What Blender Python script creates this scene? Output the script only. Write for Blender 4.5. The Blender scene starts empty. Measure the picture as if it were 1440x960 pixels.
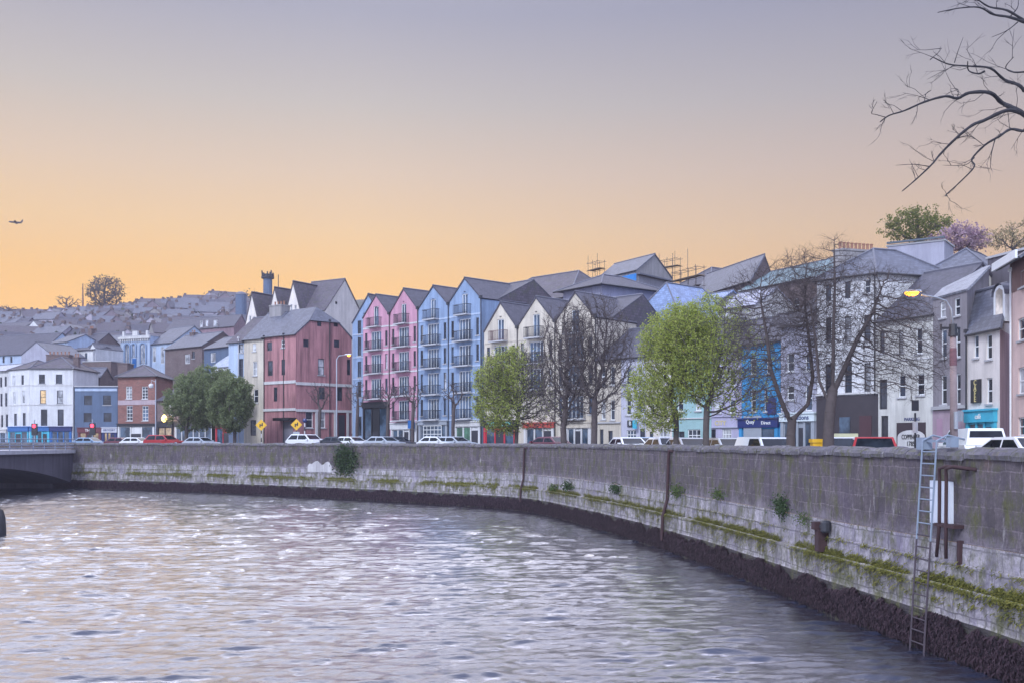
import bpy, math, random
import numpy as np
from mathutils import Vector, noise
R = math.radians
random.seed(11)
rng = np.random.default_rng(5)
S = bpy.context.scene
COL = S.collection
F, CX, HY, E = 1400.0, 720.0, 620.0, 1.0      # focal length in photo pixels, principal column, horizon row, eye height

def P(px, py, Y):
    return Vector(((px - CX) / F * Y, Y, E + (HY - py) / F * Y))

def zat(py, Y):
    return E + (HY - py) / F * Y

# ------------------------------------------------------------------ materials
MATS = {}
def nodes_of(name):
    m = bpy.data.materials.new(name); m.use_nodes = True
    nt = m.node_tree
    return m, nt, nt.nodes, nt.links, nt.nodes['Principled BSDF']

def N(nt, typ, **kw):
    n = nt.nodes.new(typ)
    for k, v in kw.items():
        if k in n.inputs: n.inputs[k].default_value = v
        else: setattr(n, k, v)
    return n

def mix(nt, fac, a, b, mode='MIX'):
    n = nt.nodes.new('ShaderNodeMix'); n.data_type = 'RGBA'; n.blend_type = mode
    for i, v in ((0, fac), (6, a), (7, b)):
        if hasattr(v, 'is_output'): nt.links.new(v, n.inputs[i])
        else: n.inputs[i].default_value = v if i == 0 else (*v[:3], 1)
    return n.outputs[2]

def ramp(nt, src, stops):
    n = nt.nodes.new('ShaderNodeValToRGB')
    el = n.color_ramp.elements
    while len(el) < len(stops): el.new(0.5)
    for e, (p, c) in zip(el, stops):
        e.position = p; e.color = (c, c, c, 1) if isinstance(c, (int, float)) else (*c, 1)
    nt.links.new(src, n.inputs[0])
    return n.outputs[0]

def uvmap(nt, sx=1, sy=1, src='UV'):
    tc = nt.nodes.new('ShaderNodeTexCoord'); mp = nt.nodes.new('ShaderNodeMapping')
    mp.inputs['Scale'].default_value = (sx, sy, 1 if src == 'UV' else sx)
    nt.links.new(tc.outputs[src], mp.inputs[0])
    return mp.outputs[0]

def noisetex(nt, vec, scale, detail=4, rough=.6):
    n = N(nt, 'ShaderNodeTexNoise', Scale=scale, Detail=detail, Roughness=rough)
    nt.links.new(vec, n.inputs['Vector'])
    return n.outputs[0]

def bump(nt, h, b, strength=.3, dist=.02):
    n = N(nt, 'ShaderNodeBump', Strength=strength, Distance=dist)
    nt.links.new(h, n.inputs['Height']); nt.links.new(n.outputs[0], b.inputs['Normal'])

def sc(c, k): return tuple(min(1, x * k) for x in c)

def paint(name, c, dirt=.35, rough=.85):
    """painted render: blotches, rain streaks, fine grain"""
    if name in MATS: return MATS[name]
    m, nt, nd, ln, b = nodes_of(name)
    blot = noisetex(nt, uvmap(nt), .45, 6, .65)
    strk = noisetex(nt, uvmap(nt, 1.6, .12), 1.0, 5, .7)
    c1 = mix(nt, ramp(nt, blot, [(.35, 0), (.7, 1)]), sc(c, .86), sc(c, 1.07))
    s = ramp(nt, strk, [(.42, 0), (.63, dirt)])
    c2 = mix(nt, s, c1, (c[0] * .45, c[1] * .44, c[2] * .45))
    ln.new(c2, b.inputs['Base Color']); b.inputs['Roughness'].default_value = rough
    bump(nt, noisetex(nt, uvmap(nt), 14, 3), b, .25, .01)
    MATS[name] = m; return m

def plain(name, c, rough=.6, metal=0, var=.15, scale=3.0):
    if name in MATS: return MATS[name]
    m, nt, nd, ln, b = nodes_of(name)
    n = noisetex(nt, uvmap(nt, src='Object'), scale, 4)
    ln.new(mix(nt, n, sc(c, 1 - var), sc(c, 1 + var)), b.inputs['Base Color'])
    b.inputs['Roughness'].default_value = rough; b.inputs['Metallic'].default_value = metal
    MATS[name] = m; return m

def slate(name, c, rough=.5, moss=0.0):
    if name in MATS: return MATS[name]
    m, nt, nd, ln, b = nodes_of(name)
    br = N(nt, 'ShaderNodeTexBrick', Scale=1.0); br.offset = .5
    br.inputs['Color1'].default_value = (*sc(c, .72), 1); br.inputs['Color2'].default_value = (*sc(c, 1.3), 1)
    br.inputs['Mortar'].default_value = (*sc(c, .4), 1); br.inputs['Mortar Size'].default_value = .014
    br.inputs['Brick Width'].default_value = .36; br.inputs['Row Height'].default_value = .26
    ln.new(uvmap(nt), br.inputs['Vector'])
    blot = noisetex(nt, uvmap(nt), .5, 6, .7)
    c1 = mix(nt, ramp(nt, blot, [(.4, 0), (.75, .5)]), br.outputs[0], sc(c, 1.25))
    strk = noisetex(nt, uvmap(nt, 2.2, .2), 1.0, 4)
    c1 = mix(nt, ramp(nt, strk, [(.5, 0), (.72, .45)]), c1, sc(c, .55))
    if moss:
        c1 = mix(nt, ramp(nt, noisetex(nt, uvmap(nt), 1.3, 6, .7), [(.5, 0), (.62, moss)]), c1, (.07, .075, .04))
    ln.new(c1, b.inputs['Base Color']); b.inputs['Roughness'].default_value = rough
    bump(nt, br.outputs[1], b, -.4, .02)
    MATS[name] = m; return m

def brick(name, c):
    if name in MATS: return MATS[name]
    m, nt, nd, ln, b = nodes_of(name)
    br = N(nt, 'ShaderNodeTexBrick', Scale=1.0)
    br.inputs['Color1'].default_value = (*sc(c, .75), 1); br.inputs['Color2'].default_value = (*sc(c, 1.25), 1)
    br.inputs['Mortar'].default_value = (.22, .2, .19, 1); br.inputs['Mortar Size'].default_value = .012
    br.inputs['Brick Width'].default_value = .3; br.inputs['Row Height'].default_value = .11
    ln.new(uvmap(nt), br.inputs['Vector'])
    bl = noisetex(nt, uvmap(nt), .6, 5)
    ln.new(mix(nt, ramp(nt, bl, [(.4, 0), (.7, .5)]), br.outputs[0], sc(c, .6)), b.inputs['Base Color'])
    b.inputs['Roughness'].default_value = .9
    MATS[name] = m; return m

def glass(name, c, rough=.06, emit=0, ec=(1, .7, .35)):
    if name in MATS: return MATS[name]
    m, nt, nd, ln, b = nodes_of(name)
    n = noisetex(nt, uvmap(nt, .7, .5), 1.1, 3)
    ln.new(mix(nt, ramp(nt, n, [(.42, 0), (.62, 1)]), sc(c, .5), sc(c, 1.6)), b.inputs['Base Color'])
    b.inputs['Roughness'].default_value = rough; b.inputs['IOR'].default_value = 1.55
    bump(nt, noisetex(nt, uvmap(nt), .9, 2), b, .12, .05)
    if emit:
        ln.new(mix(nt, ramp(nt, noisetex(nt, uvmap(nt), 2.2, 4), [(.35, .15), (.65, 1)]), (.1, .06, .03), ec), b.inputs['Emission Color'])
        b.inputs['Emission Strength'].default_value = emit
    MATS[name] = m; return m

def emitter(name, c, k):
    if name in MATS: return MATS[name]
    m, nt, nd, ln, b = nodes_of(name)
    b.inputs['Base Color'].default_value = (*c, 1)
    b.inputs['Emission Color'].default_value = (*c, 1); b.inputs['Emission Strength'].default_value = k
    MATS[name] = m; return m

def leafmat(name, c, c2, trans=.35):
    if name in MATS: return MATS[name]
    m, nt, nd, ln, b = nodes_of(name)
    oi = nd.new('ShaderNodeNewGeometry')
    col = mix(nt, oi.outputs['Random Per Island'], c, c2)
    ln.new(col, b.inputs['Base Color']); b.inputs['Roughness'].default_value = .6; b.inputs['Specular IOR Level'].default_value = .15
    tr = nd.new('ShaderNodeBsdfTranslucent'); ln.new(col, tr.inputs[0])
    mx = nd.new('ShaderNodeMixShader'); mx.inputs[0].default_value = trans
    ln.new(b.outputs[0], mx.inputs[1]); ln.new(tr.outputs[0], mx.inputs[2])
    ln.new(mx.outputs[0], nd['Material Output'].inputs[0])
    MATS[name] = m; return m

def stone(name, c, bw, rh, mortar, streak=.6, moss=0.0, lime=0.0, wet=0.0, tide=None):
    """coursed quay masonry in metres along (u) and up (v) the wall"""
    if name in MATS: return MATS[name]
    m, nt, nd, ln, b = nodes_of(name)
    base = uvmap(nt)
    wob = nd.new('ShaderNodeTexNoise'); wob.inputs['Scale'].default_value = 1.6; wob.inputs['Detail'].default_value = 3
    ln.new(base, wob.inputs['Vector'])
    vm = nd.new('ShaderNodeVectorMath'); vm.operation = 'MULTIPLY_ADD'
    ln.new(wob.outputs['Color'], vm.inputs[0]); vm.inputs[1].default_value = (.3, .14, 0); ln.new(base, vm.inputs[2])
    br = N(nt, 'ShaderNodeTexBrick', Scale=1.0); br.offset = .43; br.squash = .72; br.squash_frequency = 3
    br.inputs['Color1'].default_value = (*sc(c, .68), 1); br.inputs['Color2'].default_value = (*sc(c, 1.34), 1)
    br.inputs['Mortar'].default_value = (*sc(c, mortar), 1); br.inputs['Mortar Size'].default_value = .02
    br.inputs['Mortar Smooth'].default_value = .25
    br.inputs['Brick Width'].default_value = bw; br.inputs['Row Height'].default_value = rh
    ln.new(vm.outputs[0], br.inputs['Vector'])
    big = noisetex(nt, base, .35, 6, .7)
    c1 = mix(nt, ramp(nt, big, [(.35, 0), (.68, .6)]), br.outputs[0], sc(c, 1.2))
    fine = noisetex(nt, base, 9, 5, .7)
    c1 = mix(nt, ramp(nt, fine, [(.4, .55), (.62, 0)]), c1, sc(c, .45))
    st = noisetex(nt, uvmap(nt, 1.9, .4), 1.0, 6, .72)
    c1 = mix(nt, ramp(nt, st, [(.44, 0), (.66, streak)]), c1, sc(c, .33))
    st2 = noisetex(nt, uvmap(nt, 2.6, .6), 1.1, 5, .7)
    c1 = mix(nt, ramp(nt, st2, [(.6, 0), (.7, .45 + lime)]), c1, (.42, .39, .37))
    c1 = mix(nt, ramp(nt, noisetex(nt, uvmap(nt, .9, .6), 1.1, 5, .7), [(.6, 0), (.72, .4)]), c1, (.16, .09, .055))
    if moss:
        g = ramp(nt, noisetex(nt, uvmap(nt, 1.6, .7), 1.2, 6, .75), [(.5 - .1 * moss, 0), (.62 - .05 * moss, .85)])
        c1 = mix(nt, g, c1, mix(nt, fine, (.035, .042, .012), (.12, .115, .03)))
    mid = noisetex(nt, base, 2.6, 6, .8)
    c1 = mix(nt, ramp(nt, mid, [(.36, .5), (.48, 0)]), c1, sc(c, .38))
    c1 = mix(nt, ramp(nt, mid, [(.56, 0), (.7, .4)]), c1, sc(c, 1.9))
    if tide is not None:                 # lime bloom left by high water, ragged upper limit
        sx_ = nd.new('ShaderNodeSeparateXYZ'); ln.new(base, sx_.inputs[0])
        rg_ = nd.new('ShaderNodeMath'); rg_.operation = 'MULTIPLY_ADD'; ln.new(noisetex(nt, uvmap(nt, 1.3, .7), 1.0, 6, .75), rg_.inputs[0]); rg_.inputs[1].default_value = 1.9; ln.new(sx_.outputs[1], rg_.inputs[2])
        mr_ = nd.new('ShaderNodeMapRange'); ln.new(rg_.outputs[0], mr_.inputs['Value']); mr_.inputs['From Min'].default_value = tide + .35; mr_.inputs['From Max'].default_value = tide + 1.25; mr_.inputs['To Min'].default_value = .85; mr_.inputs['To Max'].default_value = 0
        c1 = mix(nt, mr_.outputs[0], c1, mix(nt, fine, (.2, .17, .2), (.42, .37, .42)))
    sp = noisetex(nt, uvmap(nt, 1.0, .8), 5.5, 6, .8)
    c1 = mix(nt, ramp(nt, sp, [(.6, 0), (.68, .8)]), c1, sc(c, .22))
    c1 = mix(nt, ramp(nt, noisetex(nt, uvmap(nt, 1, .5), .8, 7, .75), [(.5, 0), (.66, .55)]), c1, (c[0] * .55, c[1] * .5, c[2] * .75))
    ln.new(c1, b.inputs['Base Color']); b.inputs['Roughness'].default_value = .9 - wet * .5
    add = nd.new('ShaderNodeMath'); add.operation = 'MULTIPLY_ADD'
    ln.new(fine, add.inputs[0]); add.inputs[1].default_value = .6
    inv = nd.new('ShaderNodeMath'); inv.operation = 'SUBTRACT'; inv.inputs[0].default_value = 1
    ln.new(br.outputs[1], inv.inputs[1]); ln.new(inv.outputs[0], add.inputs[2])
    bump(nt, add.outputs[0], b, .8, .045)
    MATS[name] = m; return m

# ------------------------------------------------------------------ mesh builder
class Fr:
    """vertical facade plane: u along it, d inward, z up"""
    def __init__(s, a, b):
        s.o = Vector((a[0], a[1], 0)); v = Vector((b[0], b[1], 0)) - s.o
        s.w = v.length; s.ux = v / s.w; s.n = Vector((-s.ux.y, s.ux.x, 0))
    def pt(s, u, d, z): return s.o + s.ux * u + s.n * d + Vector((0, 0, z))
    def u(s, px):
        k = (px - CX) / F                     # sight line X = k*Y meets o + t*ux
        return (k * s.o.y - s.o.x) / (s.ux.x - k * s.ux.y)
    def Y(s, px): return s.o.y + s.ux.y * s.u(px)
    def z(s, px, py): return zat(py, s.Y(px))

class MB:
    def __init__(s): s.v = []; s.f = []; s.m = []; s.uv = []
    def add(s, verts, faces, mi=0, uvs=None):
        b = len(s.v); s.v.extend(Vector(p) for p in verts)
        for i, f in enumerate(faces):
            s.f.append([b + k for k in f]); s.m.append(mi); s.uv.append(uvs[i] if uvs else None)
    def poly(s, pts, mi=0): s.add(pts, [list(range(len(pts)))], mi)
    def hexa(s, c, mi=0):        # c: 4 bottom then 4 top
        s.add(c, [(3, 2, 1, 0), (4, 5, 6, 7), (0, 1, 5, 4), (1, 2, 6, 5), (2, 3, 7, 6), (3, 0, 4, 7)], mi)
    def box(s, fr, u0, u1, d0, d1, z0, z1, mi=0):
        s.hexa([fr.pt(u0, d0, z0), fr.pt(u1, d0, z0), fr.pt(u1, d1, z0), fr.pt(u0, d1, z0),
                fr.pt(u0, d0, z1), fr.pt(u1, d0, z1), fr.pt(u1, d1, z1), fr.pt(u0, d1, z1)], mi)
    def slab(s, pts, t, mi=0):
        pts = [Vector(p) for p in pts]
        n = (pts[1] - pts[0]).cross(pts[2] - pts[0]).normalized()
        if n.z < 0: pts.reverse(); n = -n
        k = len(pts); lo = [p - n * t for p in pts]
        s.add(pts + lo, [list(range(k)), list(range(2 * k - 1, k - 1, -1))] +
              [[i, k + i, k + (i + 1) % k, (i + 1) % k] for i in range(k)], mi)
    def tube(s, a, b, r0, r1=None, n=6, mi=0, cap=True):
        s.path([a, b], [r0, r0 if r1 is None else r1], n, mi, cap)
    def path(s, pts, rad, n=6, mi=0, cap=True):
        pts = [Vector(p) for p in pts]
        if not isinstance(rad, (list, tuple)): rad = [rad] * len(pts)
        vs = []; fs = []; ref = None
        for i, p in enumerate(pts):
            t = (pts[min(i + 1, len(pts) - 1)] - pts[max(i - 1, 0)]).normalized()
            if ref is None: ref = Vector((0, 0, 1)) if abs(t.z) < .9 else Vector((1, 0, 0))
            x = (ref - t * ref.dot(t)).normalized(); y = t.cross(x); ref = x
            for k in range(n):
                a = 2 * math.pi * k / n
                vs.append(p + (x * math.cos(a) + y * math.sin(a)) * rad[i])
        for i in range(len(pts) - 1):
            for k in range(n):
                fs.append((i * n + k, i * n + (k + 1) % n, (i + 1) * n + (k + 1) % n, (i + 1) * n + k))
        if cap:
            fs.append(tuple(range(n - 1, -1, -1))); fs.append(tuple((len(pts) - 1) * n + k for k in range(n)))
        s.add(vs, fs, mi)
    def lathe(s, c, prof, n=12, mi=0):      # prof: (r, z) from c upward
        vs = []; fs = []
        for r, z in prof:
            for k in range(n):
                a = 2 * math.pi * k / n; vs.append(Vector(c) + Vector((r * math.cos(a), r * math.sin(a), z)))
        for i in range(len(prof) - 1):
            for k in range(n):
                fs.append((i * n + k, i * n + (k + 1) % n, (i + 1) * n + (k + 1) % n, (i + 1) * n + k))
        fs.append(tuple(range(n - 1, -1, -1))); fs.append(tuple((len(prof) - 1) * n + k for k in range(n)))
        s.add(vs, fs, mi)
    def build(s, name, mats, parent=None, smooth=False, uv=True):
        if not s.f: return None
        org = world_loc(parent) if parent else Vector()
        me = bpy.data.meshes.new(name)
        me.from_pydata([tuple(p - org) for p in s.v], [], s.f)
        for mt in (mats if isinstance(mats, (list, tuple)) else [mats]): me.materials.append(mt)
        me.polygons.foreach_set('material_index', s.m)
        if smooth: me.polygons.foreach_set('use_smooth', [True] * len(s.f))
        if uv:
            out = []
            for f, pre in zip(s.f, s.uv):
                if pre is not None: out.extend(c for q in pre for c in q); continue
                p = [s.v[i] for i in f]
                n = Vector()
                for i in range(len(p)):
                    a, b2 = p[i], p[(i + 1) % len(p)]
                    n += Vector(((a.y - b2.y) * (a.z + b2.z), (a.z - b2.z) * (a.x + b2.x), (a.x - b2.x) * (a.y + b2.y)))
                n = n.normalized() if n.length > 1e-12 else Vector((0, 0, 1))
                if abs(n.z) > .97: t, w = Vector((1, 0, 0)), Vector((0, 1, 0))
                else: t = Vector((-n.y, n.x, 0)).normalized(); w = n.cross(t)
                for q in p: out.extend((q.dot(t), q.dot(w)))
            me.uv_layers.new(name='UVMap').data.foreach_set('uv', out)
        o = bpy.data.objects.new(name, me); COL.objects.link(o)
        if parent: o.parent = parent
        return o

LOC = {}
def world_loc(o): return LOC.get(o.name, Vector()) if o else Vector()

def thing(name, loc, label, cat, group=None):
    o = bpy.data.objects.new(name, None); COL.objects.link(o)
    o.location = loc; LOC[o.name] = Vector(loc); o.empty_display_size = .3
    tag(o, label, cat, group); return o

def tag(o, label=None, cat=None, group=None, kind=None):
    if label: o['label'] = label
    if cat: o['category'] = cat
    if group: o['group'] = group
    if kind: o['kind'] = kind
    return o

def part(mb, name, mats, parent, **k):
    """a part in world metres; it inherits its thing's origin for sub-parts"""
    o = mb.build(name, mats, parent, **k)
    if o: LOC[o.name] = Vector(world_loc(parent))
    return o

def sub(mb, name, mats, prt, **k):
    return mb.build(name, mats, prt, **k)

def mesh_np(name, V, Fc, mat, parent=None, org=None, smooth=False):
    me = bpy.data.meshes.new(name)
    V = np.asarray(V, dtype=np.float32)
    if org is not None: V = V - np.array(org, dtype=np.float32)
    Fc = np.asarray(Fc, dtype=np.int32); nf, k = Fc.shape
    me.vertices.add(len(V)); me.vertices.foreach_set('co', V.ravel())
    me.loops.add(nf * k); me.loops.foreach_set('vertex_index', Fc.ravel())
    me.polygons.add(nf); me.polygons.foreach_set('loop_start', np.arange(0, nf * k, k, dtype=np.int32))
    if smooth: me.polygons.foreach_set('use_smooth', np.ones(nf, dtype=bool))
    me.update(calc_edges=True); me.validate()
    me.materials.append(mat)
    o = bpy.data.objects.new(name, me); COL.objects.link(o)
    if parent: o.parent = parent
    return o

def text_geom(body, size):
    cu = bpy.data.curves.new('lettering', 'FONT'); cu.body = body; cu.size = size
    cu.align_x = 'CENTER'; cu.align_y = 'CENTER'; cu.extrude = .012; cu.resolution_u = 2; cu.offset = .012 * size
    o = bpy.data.objects.new('lettering', cu); COL.objects.link(o)
    me = bpy.data.meshes.new_from_object(o.evaluated_get(bpy.context.evaluated_depsgraph_get()))
    vs = [v.co.copy() for v in me.vertices]; fs = [list(p.vertices) for p in me.polygons]
    bpy.data.objects.remove(o); bpy.data.curves.remove(cu); bpy.data.meshes.remove(me)
    return vs, fs

def put_text(mb, fr, u, z, d, body, size, mi=0, sx=1.0):
    vs, fs = text_geom(body, size)
    mb.add([fr.pt(u + v.x * sx, d - v.z, z + v.y) for v in vs], fs, mi)

# ------------------------------------------------------------------ quay line
def catmull(pts, step):
    out = []
    for i in range(len(pts) - 1):
        p0 = pts[max(i - 1, 0)]; p1 = pts[i]; p2 = pts[i + 1]; p3 = pts[min(i + 2, len(pts) - 1)]
        L = math.dist(p1, p2); n = max(1, int(L / step))
        for k in range(n):
            t = k / n
            out.append(tuple(.5 * (2 * p1[j] + (p2[j] - p0[j]) * t + (2 * p0[j] - 5 * p1[j] + 4 * p2[j] - p3[j]) * t * t +
                                   (3 * p1[j] - p0[j] - 3 * p2[j] + p3[j]) * t ** 3) for j in (0, 1)))
    out.append(pts[-1]); return out

QP = [(13.6, -40), (12.9, -15), (12.2, 5), (11.3, 14), (10.75, 20.9), (10.1, 26), (9.5, 30.5), (8.9, 36), (8.0, 43),
      (5.4, 57), (1.0, 72.5), (-6.9, 81), (-14.5, 87.5), (-31, 99.5), (-47, 107.2), (-62, 111), (-90, 116), (-170, 124)]
QL = catmull(QP, .5)
QA = np.array(QL); QD = np.gradient(QA, axis=0); QD /= np.linalg.norm(QD, axis=1)[:, None]
QRIV = np.stack([-QD[:, 1], QD[:, 0]], 1)          # toward the river
QS = np.concatenate([[0], np.cumsum(np.linalg.norm(np.diff(QA, axis=0), axis=1))])

def qdist(x, y):
    d = np.hypot(QA[:, 0] - x, QA[:, 1] - y); i = int(d.argmin())
    side = (x - QA[i, 0]) * -QRIV[i, 0] + (y - QA[i, 1]) * -QRIV[i, 1]
    return math.copysign(d[i], side), i

def q_at_px(px):
    r = QA[:, 0] / np.maximum(QA[:, 1], 1e-3) * F + CX
    ok = QA[:, 1] > 5
    j = np.where(ok, np.abs(r - px), 1e9).argmin(); return int(j)

def street_z(y):
    return -.3 * min(1, max(0, (95 - y) / 45))

def ground_z(x, y, d=None):
    if d is None: d, i = qdist(x, y)
    z0 = street_z(y)
    t = max(0.0, d - 42)
    h = (.176 + .027 * min(1, max(0, (x + 260) / 120))) * t * (1 if t > 30 else t / 30 * .5 + .5)
    cap = 80 + .1 * (x + 200)
    if h > cap * .8: h = cap * .8 + cap * .22 * (1 - math.exp(-(h - cap * .8) / (cap * .22)))
    if t > 40: h += 2.2 * noise.noise(Vector((x * .012, y * .012, 0))) * min(1, (t - 40) / 100)
    if t > 520: h -= (t - 520) * .2
    return z0 + h

def wall_tan(px):
    j = q_at_px(px); return Vector((QD[j, 0], QD[j, 1], 0))
# ------------------------------------------------------------------ light settings
HAZE = .0005
SKYN = .03
SKYG = 1.0
SUNE = 2.4
EXPO = 0.17
SKYSTOPS = [(0.0, (.98, .48, .0)), (.13, (.98, .48, .01)), (.155, (.93, .475, .02)), (.203, (.84, .51, .14)), (.256, (.69, .485, .27)), (.318, (.51, .43, .34)), (.394, (.35, .325, .36)), (.42, (.36, .34, .39)), (.5, (2.0, 1.95, 2.1)), (.75, (2.4, 2.35, 2.6)), (1.0, (1.05, 1.25, 1.95))]  # upper stops, above the view, brightened so the water reflects more light
COOLSTOPS = [(0.0, (.6, .72, 1.08)), (.3, (.85, 1.0, 1.52)), (1.0, (1.05, 1.25, 1.95))]  # unseen sky behind the camera, brightness added to light the facades
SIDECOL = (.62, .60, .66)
# ------------------------------------------------------------------ shared materials
GL = glass('glass_dark', (.03, .036, .05))
GLB = glass('glass_blue', (.06, .09, .14))
GLP = glass('glass_pale', (.34, .34, .36), .25)
GLC = glass('glass_cream', (.6, .53, .45), .3)
GLIT = glass('glass_lit', (.3, .2, .1), .3, .55)
GSHOP = glass('shop_glass', (.05, .075, .11), .08)
GSHOPLIT = glass('shop_glass_lit', (.12, .1, .08), .1, .35)
WHITE = plain('white_wood', (.72, .72, .72), .5)
DARKF = plain('dark_frame', (.035, .035, .045), .4)
IRON = plain('black_iron', (.022, .022, .028), .5)
LEAD = plain('grey_lead', (.12, .12, .15), .5)
GUT = plain('gutter_black', (.03, .03, .036), .45)
SILL = plain('sill_stone', (.4, .39, .4), .8)
POT = plain('chimney_pot', (.3, .15, .1), .8)
SLATE = slate('slate_grey', (.098, .1, .128))
SLATED = slate('slate_dark', (.062, .058, .078), .6)
SLATEP = slate('slate_purple', (.088, .072, .09), .65, .5)
SLATEB = slate('slate_blue', (.17, .23, .38), .4)
BRICKR = brick('brick_red', (.24, .085, .065))
BRICKD = brick('brick_dark', (.13, .085, .085))
CONC = paint('bare_render', (.3, .28, .28), .5)

def clip_convex(poly, out):
    """Sutherland-Hodgman: clip (u,z) polygon to the counter-clockwise convex outline"""
    for i in range(len(out)):
        a, b = out[i], out[(i + 1) % len(out)]
        ins = lambda p: (b[0] - a[0]) * (p[1] - a[1]) - (b[1] - a[1]) * (p[0] - a[0]) >= -1e-9
        res = []
        for k in range(len(poly)):
            p, q = poly[k], poly[(k + 1) % len(poly)]
            ip, iq = ins(p), ins(q)
            if ip: res.append(p)
            if ip != iq:
                dx, dz = q[0] - p[0], q[1] - p[1]; ex, ez = b[0] - a[0], b[1] - a[1]
                t = ((p[1] - a[1]) * ex - (p[0] - a[0]) * ez) / (dx * ez - dz * ex)
                res.append((p[0] + dx * t, p[1] + dz * t))
        poly = res
        if len(poly) < 3: return []
    return poly

def wall_face(mb, fr, outline, holes, mi=0, reveal=.16, rmi=None):
    us = sorted({min(p[0] for p in outline), max(p[0] for p in outline), *[h[0] for h in holes], *[h[1] for h in holes]})
    zs = sorted({min(p[1] for p in outline), max(p[1] for p in outline), *[h[2] for h in holes], *[h[3] for h in holes]})
    for i in range(len(us) - 1):
        for j in range(len(zs) - 1):
            u0, u1, z0, z1 = us[i], us[i + 1], zs[j], zs[j + 1]
            if u1 - u0 < 1e-5 or z1 - z0 < 1e-5: continue
            uc, zc = (u0 + u1) / 2, (z0 + z1) / 2
            if any(h[0] < uc < h[1] and h[2] < zc < h[3] for h in holes): continue
            pl = clip_convex([(u0, z0), (u1, z0), (u1, z1), (u0, z1)], outline)
            if len(pl) >= 3: mb.poly([fr.pt(u, 0, z) for u, z in pl], mi)
    rm = mi if rmi is None else rmi
    for u0, u1, z0, z1 in holes:
        c = [(u0, z0), (u1, z0), (u1, z1), (u0, z1)]
        for k in range(4):
            a, b = c[k], c[(k + 1) % 4]
            mb.poly([fr.pt(a[0], 0, a[1]), fr.pt(a[0], reveal, a[1]), fr.pt(b[0], reveal, b[1]), fr.pt(b[0], 0, b[1])], rm)

# style: frame material, pane material, columns, rows, sill
WS = {'sw': (WHITE, GL, 1, 2, 1), 'sp': (WHITE, GLP, 1, 2, 1), 'g': (WHITE, GL, 2, 4, 1), 'sd': (DARKF, GL, 1, 2, 1), 'd': (DARKF, GL, 1, 1, 0),
      'f': (WHITE, GLB, 4, 1, 0), 'f2': (WHITE, GLB, 2, 1, 0), 'lit': (DARKF, GLIT, 1, 2, 1), 'cream': (WHITE, GLC, 1, 2, 1), 'cur': (DARKF, GLP, 1, 2, 1), 'pale': (WHITE, GLP, 1, 1, 0),
      'm': (WHITE, GLB, 3, 2, 1), 'shop': (WHITE, GSHOP, 2, 1, 0), 'shopd': (DARKF, GSHOP, 3, 1, 0), 'grid': (WHITE, GSHOP, 5, 4, 0), 'b': (DARKF, GLB, 1, 2, 1)}

WRND = random.Random(8)
def window(root, fr, u0, u1, z0, z1, style):
    fm, pm, nc, nr, sl = WS[style]
    w = MB(); t = min(.075, (u1 - u0) * .13); d0, d1 = .07, .13
    w.box(fr, u0, u0 + t, d0, d1, z0, z1); w.box(fr, u1 - t, u1, d0, d1, z0, z1)
    w.box(fr, u0 + t, u1 - t, d0, d1, z1 - t, z1); w.box(fr, u0 + t, u1 - t, d0, d1, z0, z0 + t)
    for i in range(1, nc):
        u = u0 + (u1 - u0) * i / nc; w.box(fr, u - t * .4, u + t * .4, d0 + .012, d1 - .01, z0 + t, z1 - t)
    for i in range(1, nr):
        z = z0 + (z1 - z0) * i / nr; w.box(fr, u0 + t, u1 - t, d0 + .006, d1 - .006, z - t * .45, z + t * .45)
    if sl: w.box(fr, u0 - .1, u1 + .1, -.09, .1, z0 - .11, z0 - .003, 1)
    if pm in (GL, GLB) and style not in ('d', 'f', 'f2'):
        k = WRND.random(); pm = GL if k < .55 else GLB if k < .78 else GLP if k < 2 else GLIT
    o = part(w, 'window', [fm, SILL], root)
    g = MB(); g.poly([fr.pt(u0, .105, z0), fr.pt(u1, .105, z0), fr.pt(u1, .105, z1), fr.pt(u0, .105, z1)])
    sub(g, 'pane', pm, o)
    return o

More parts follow.
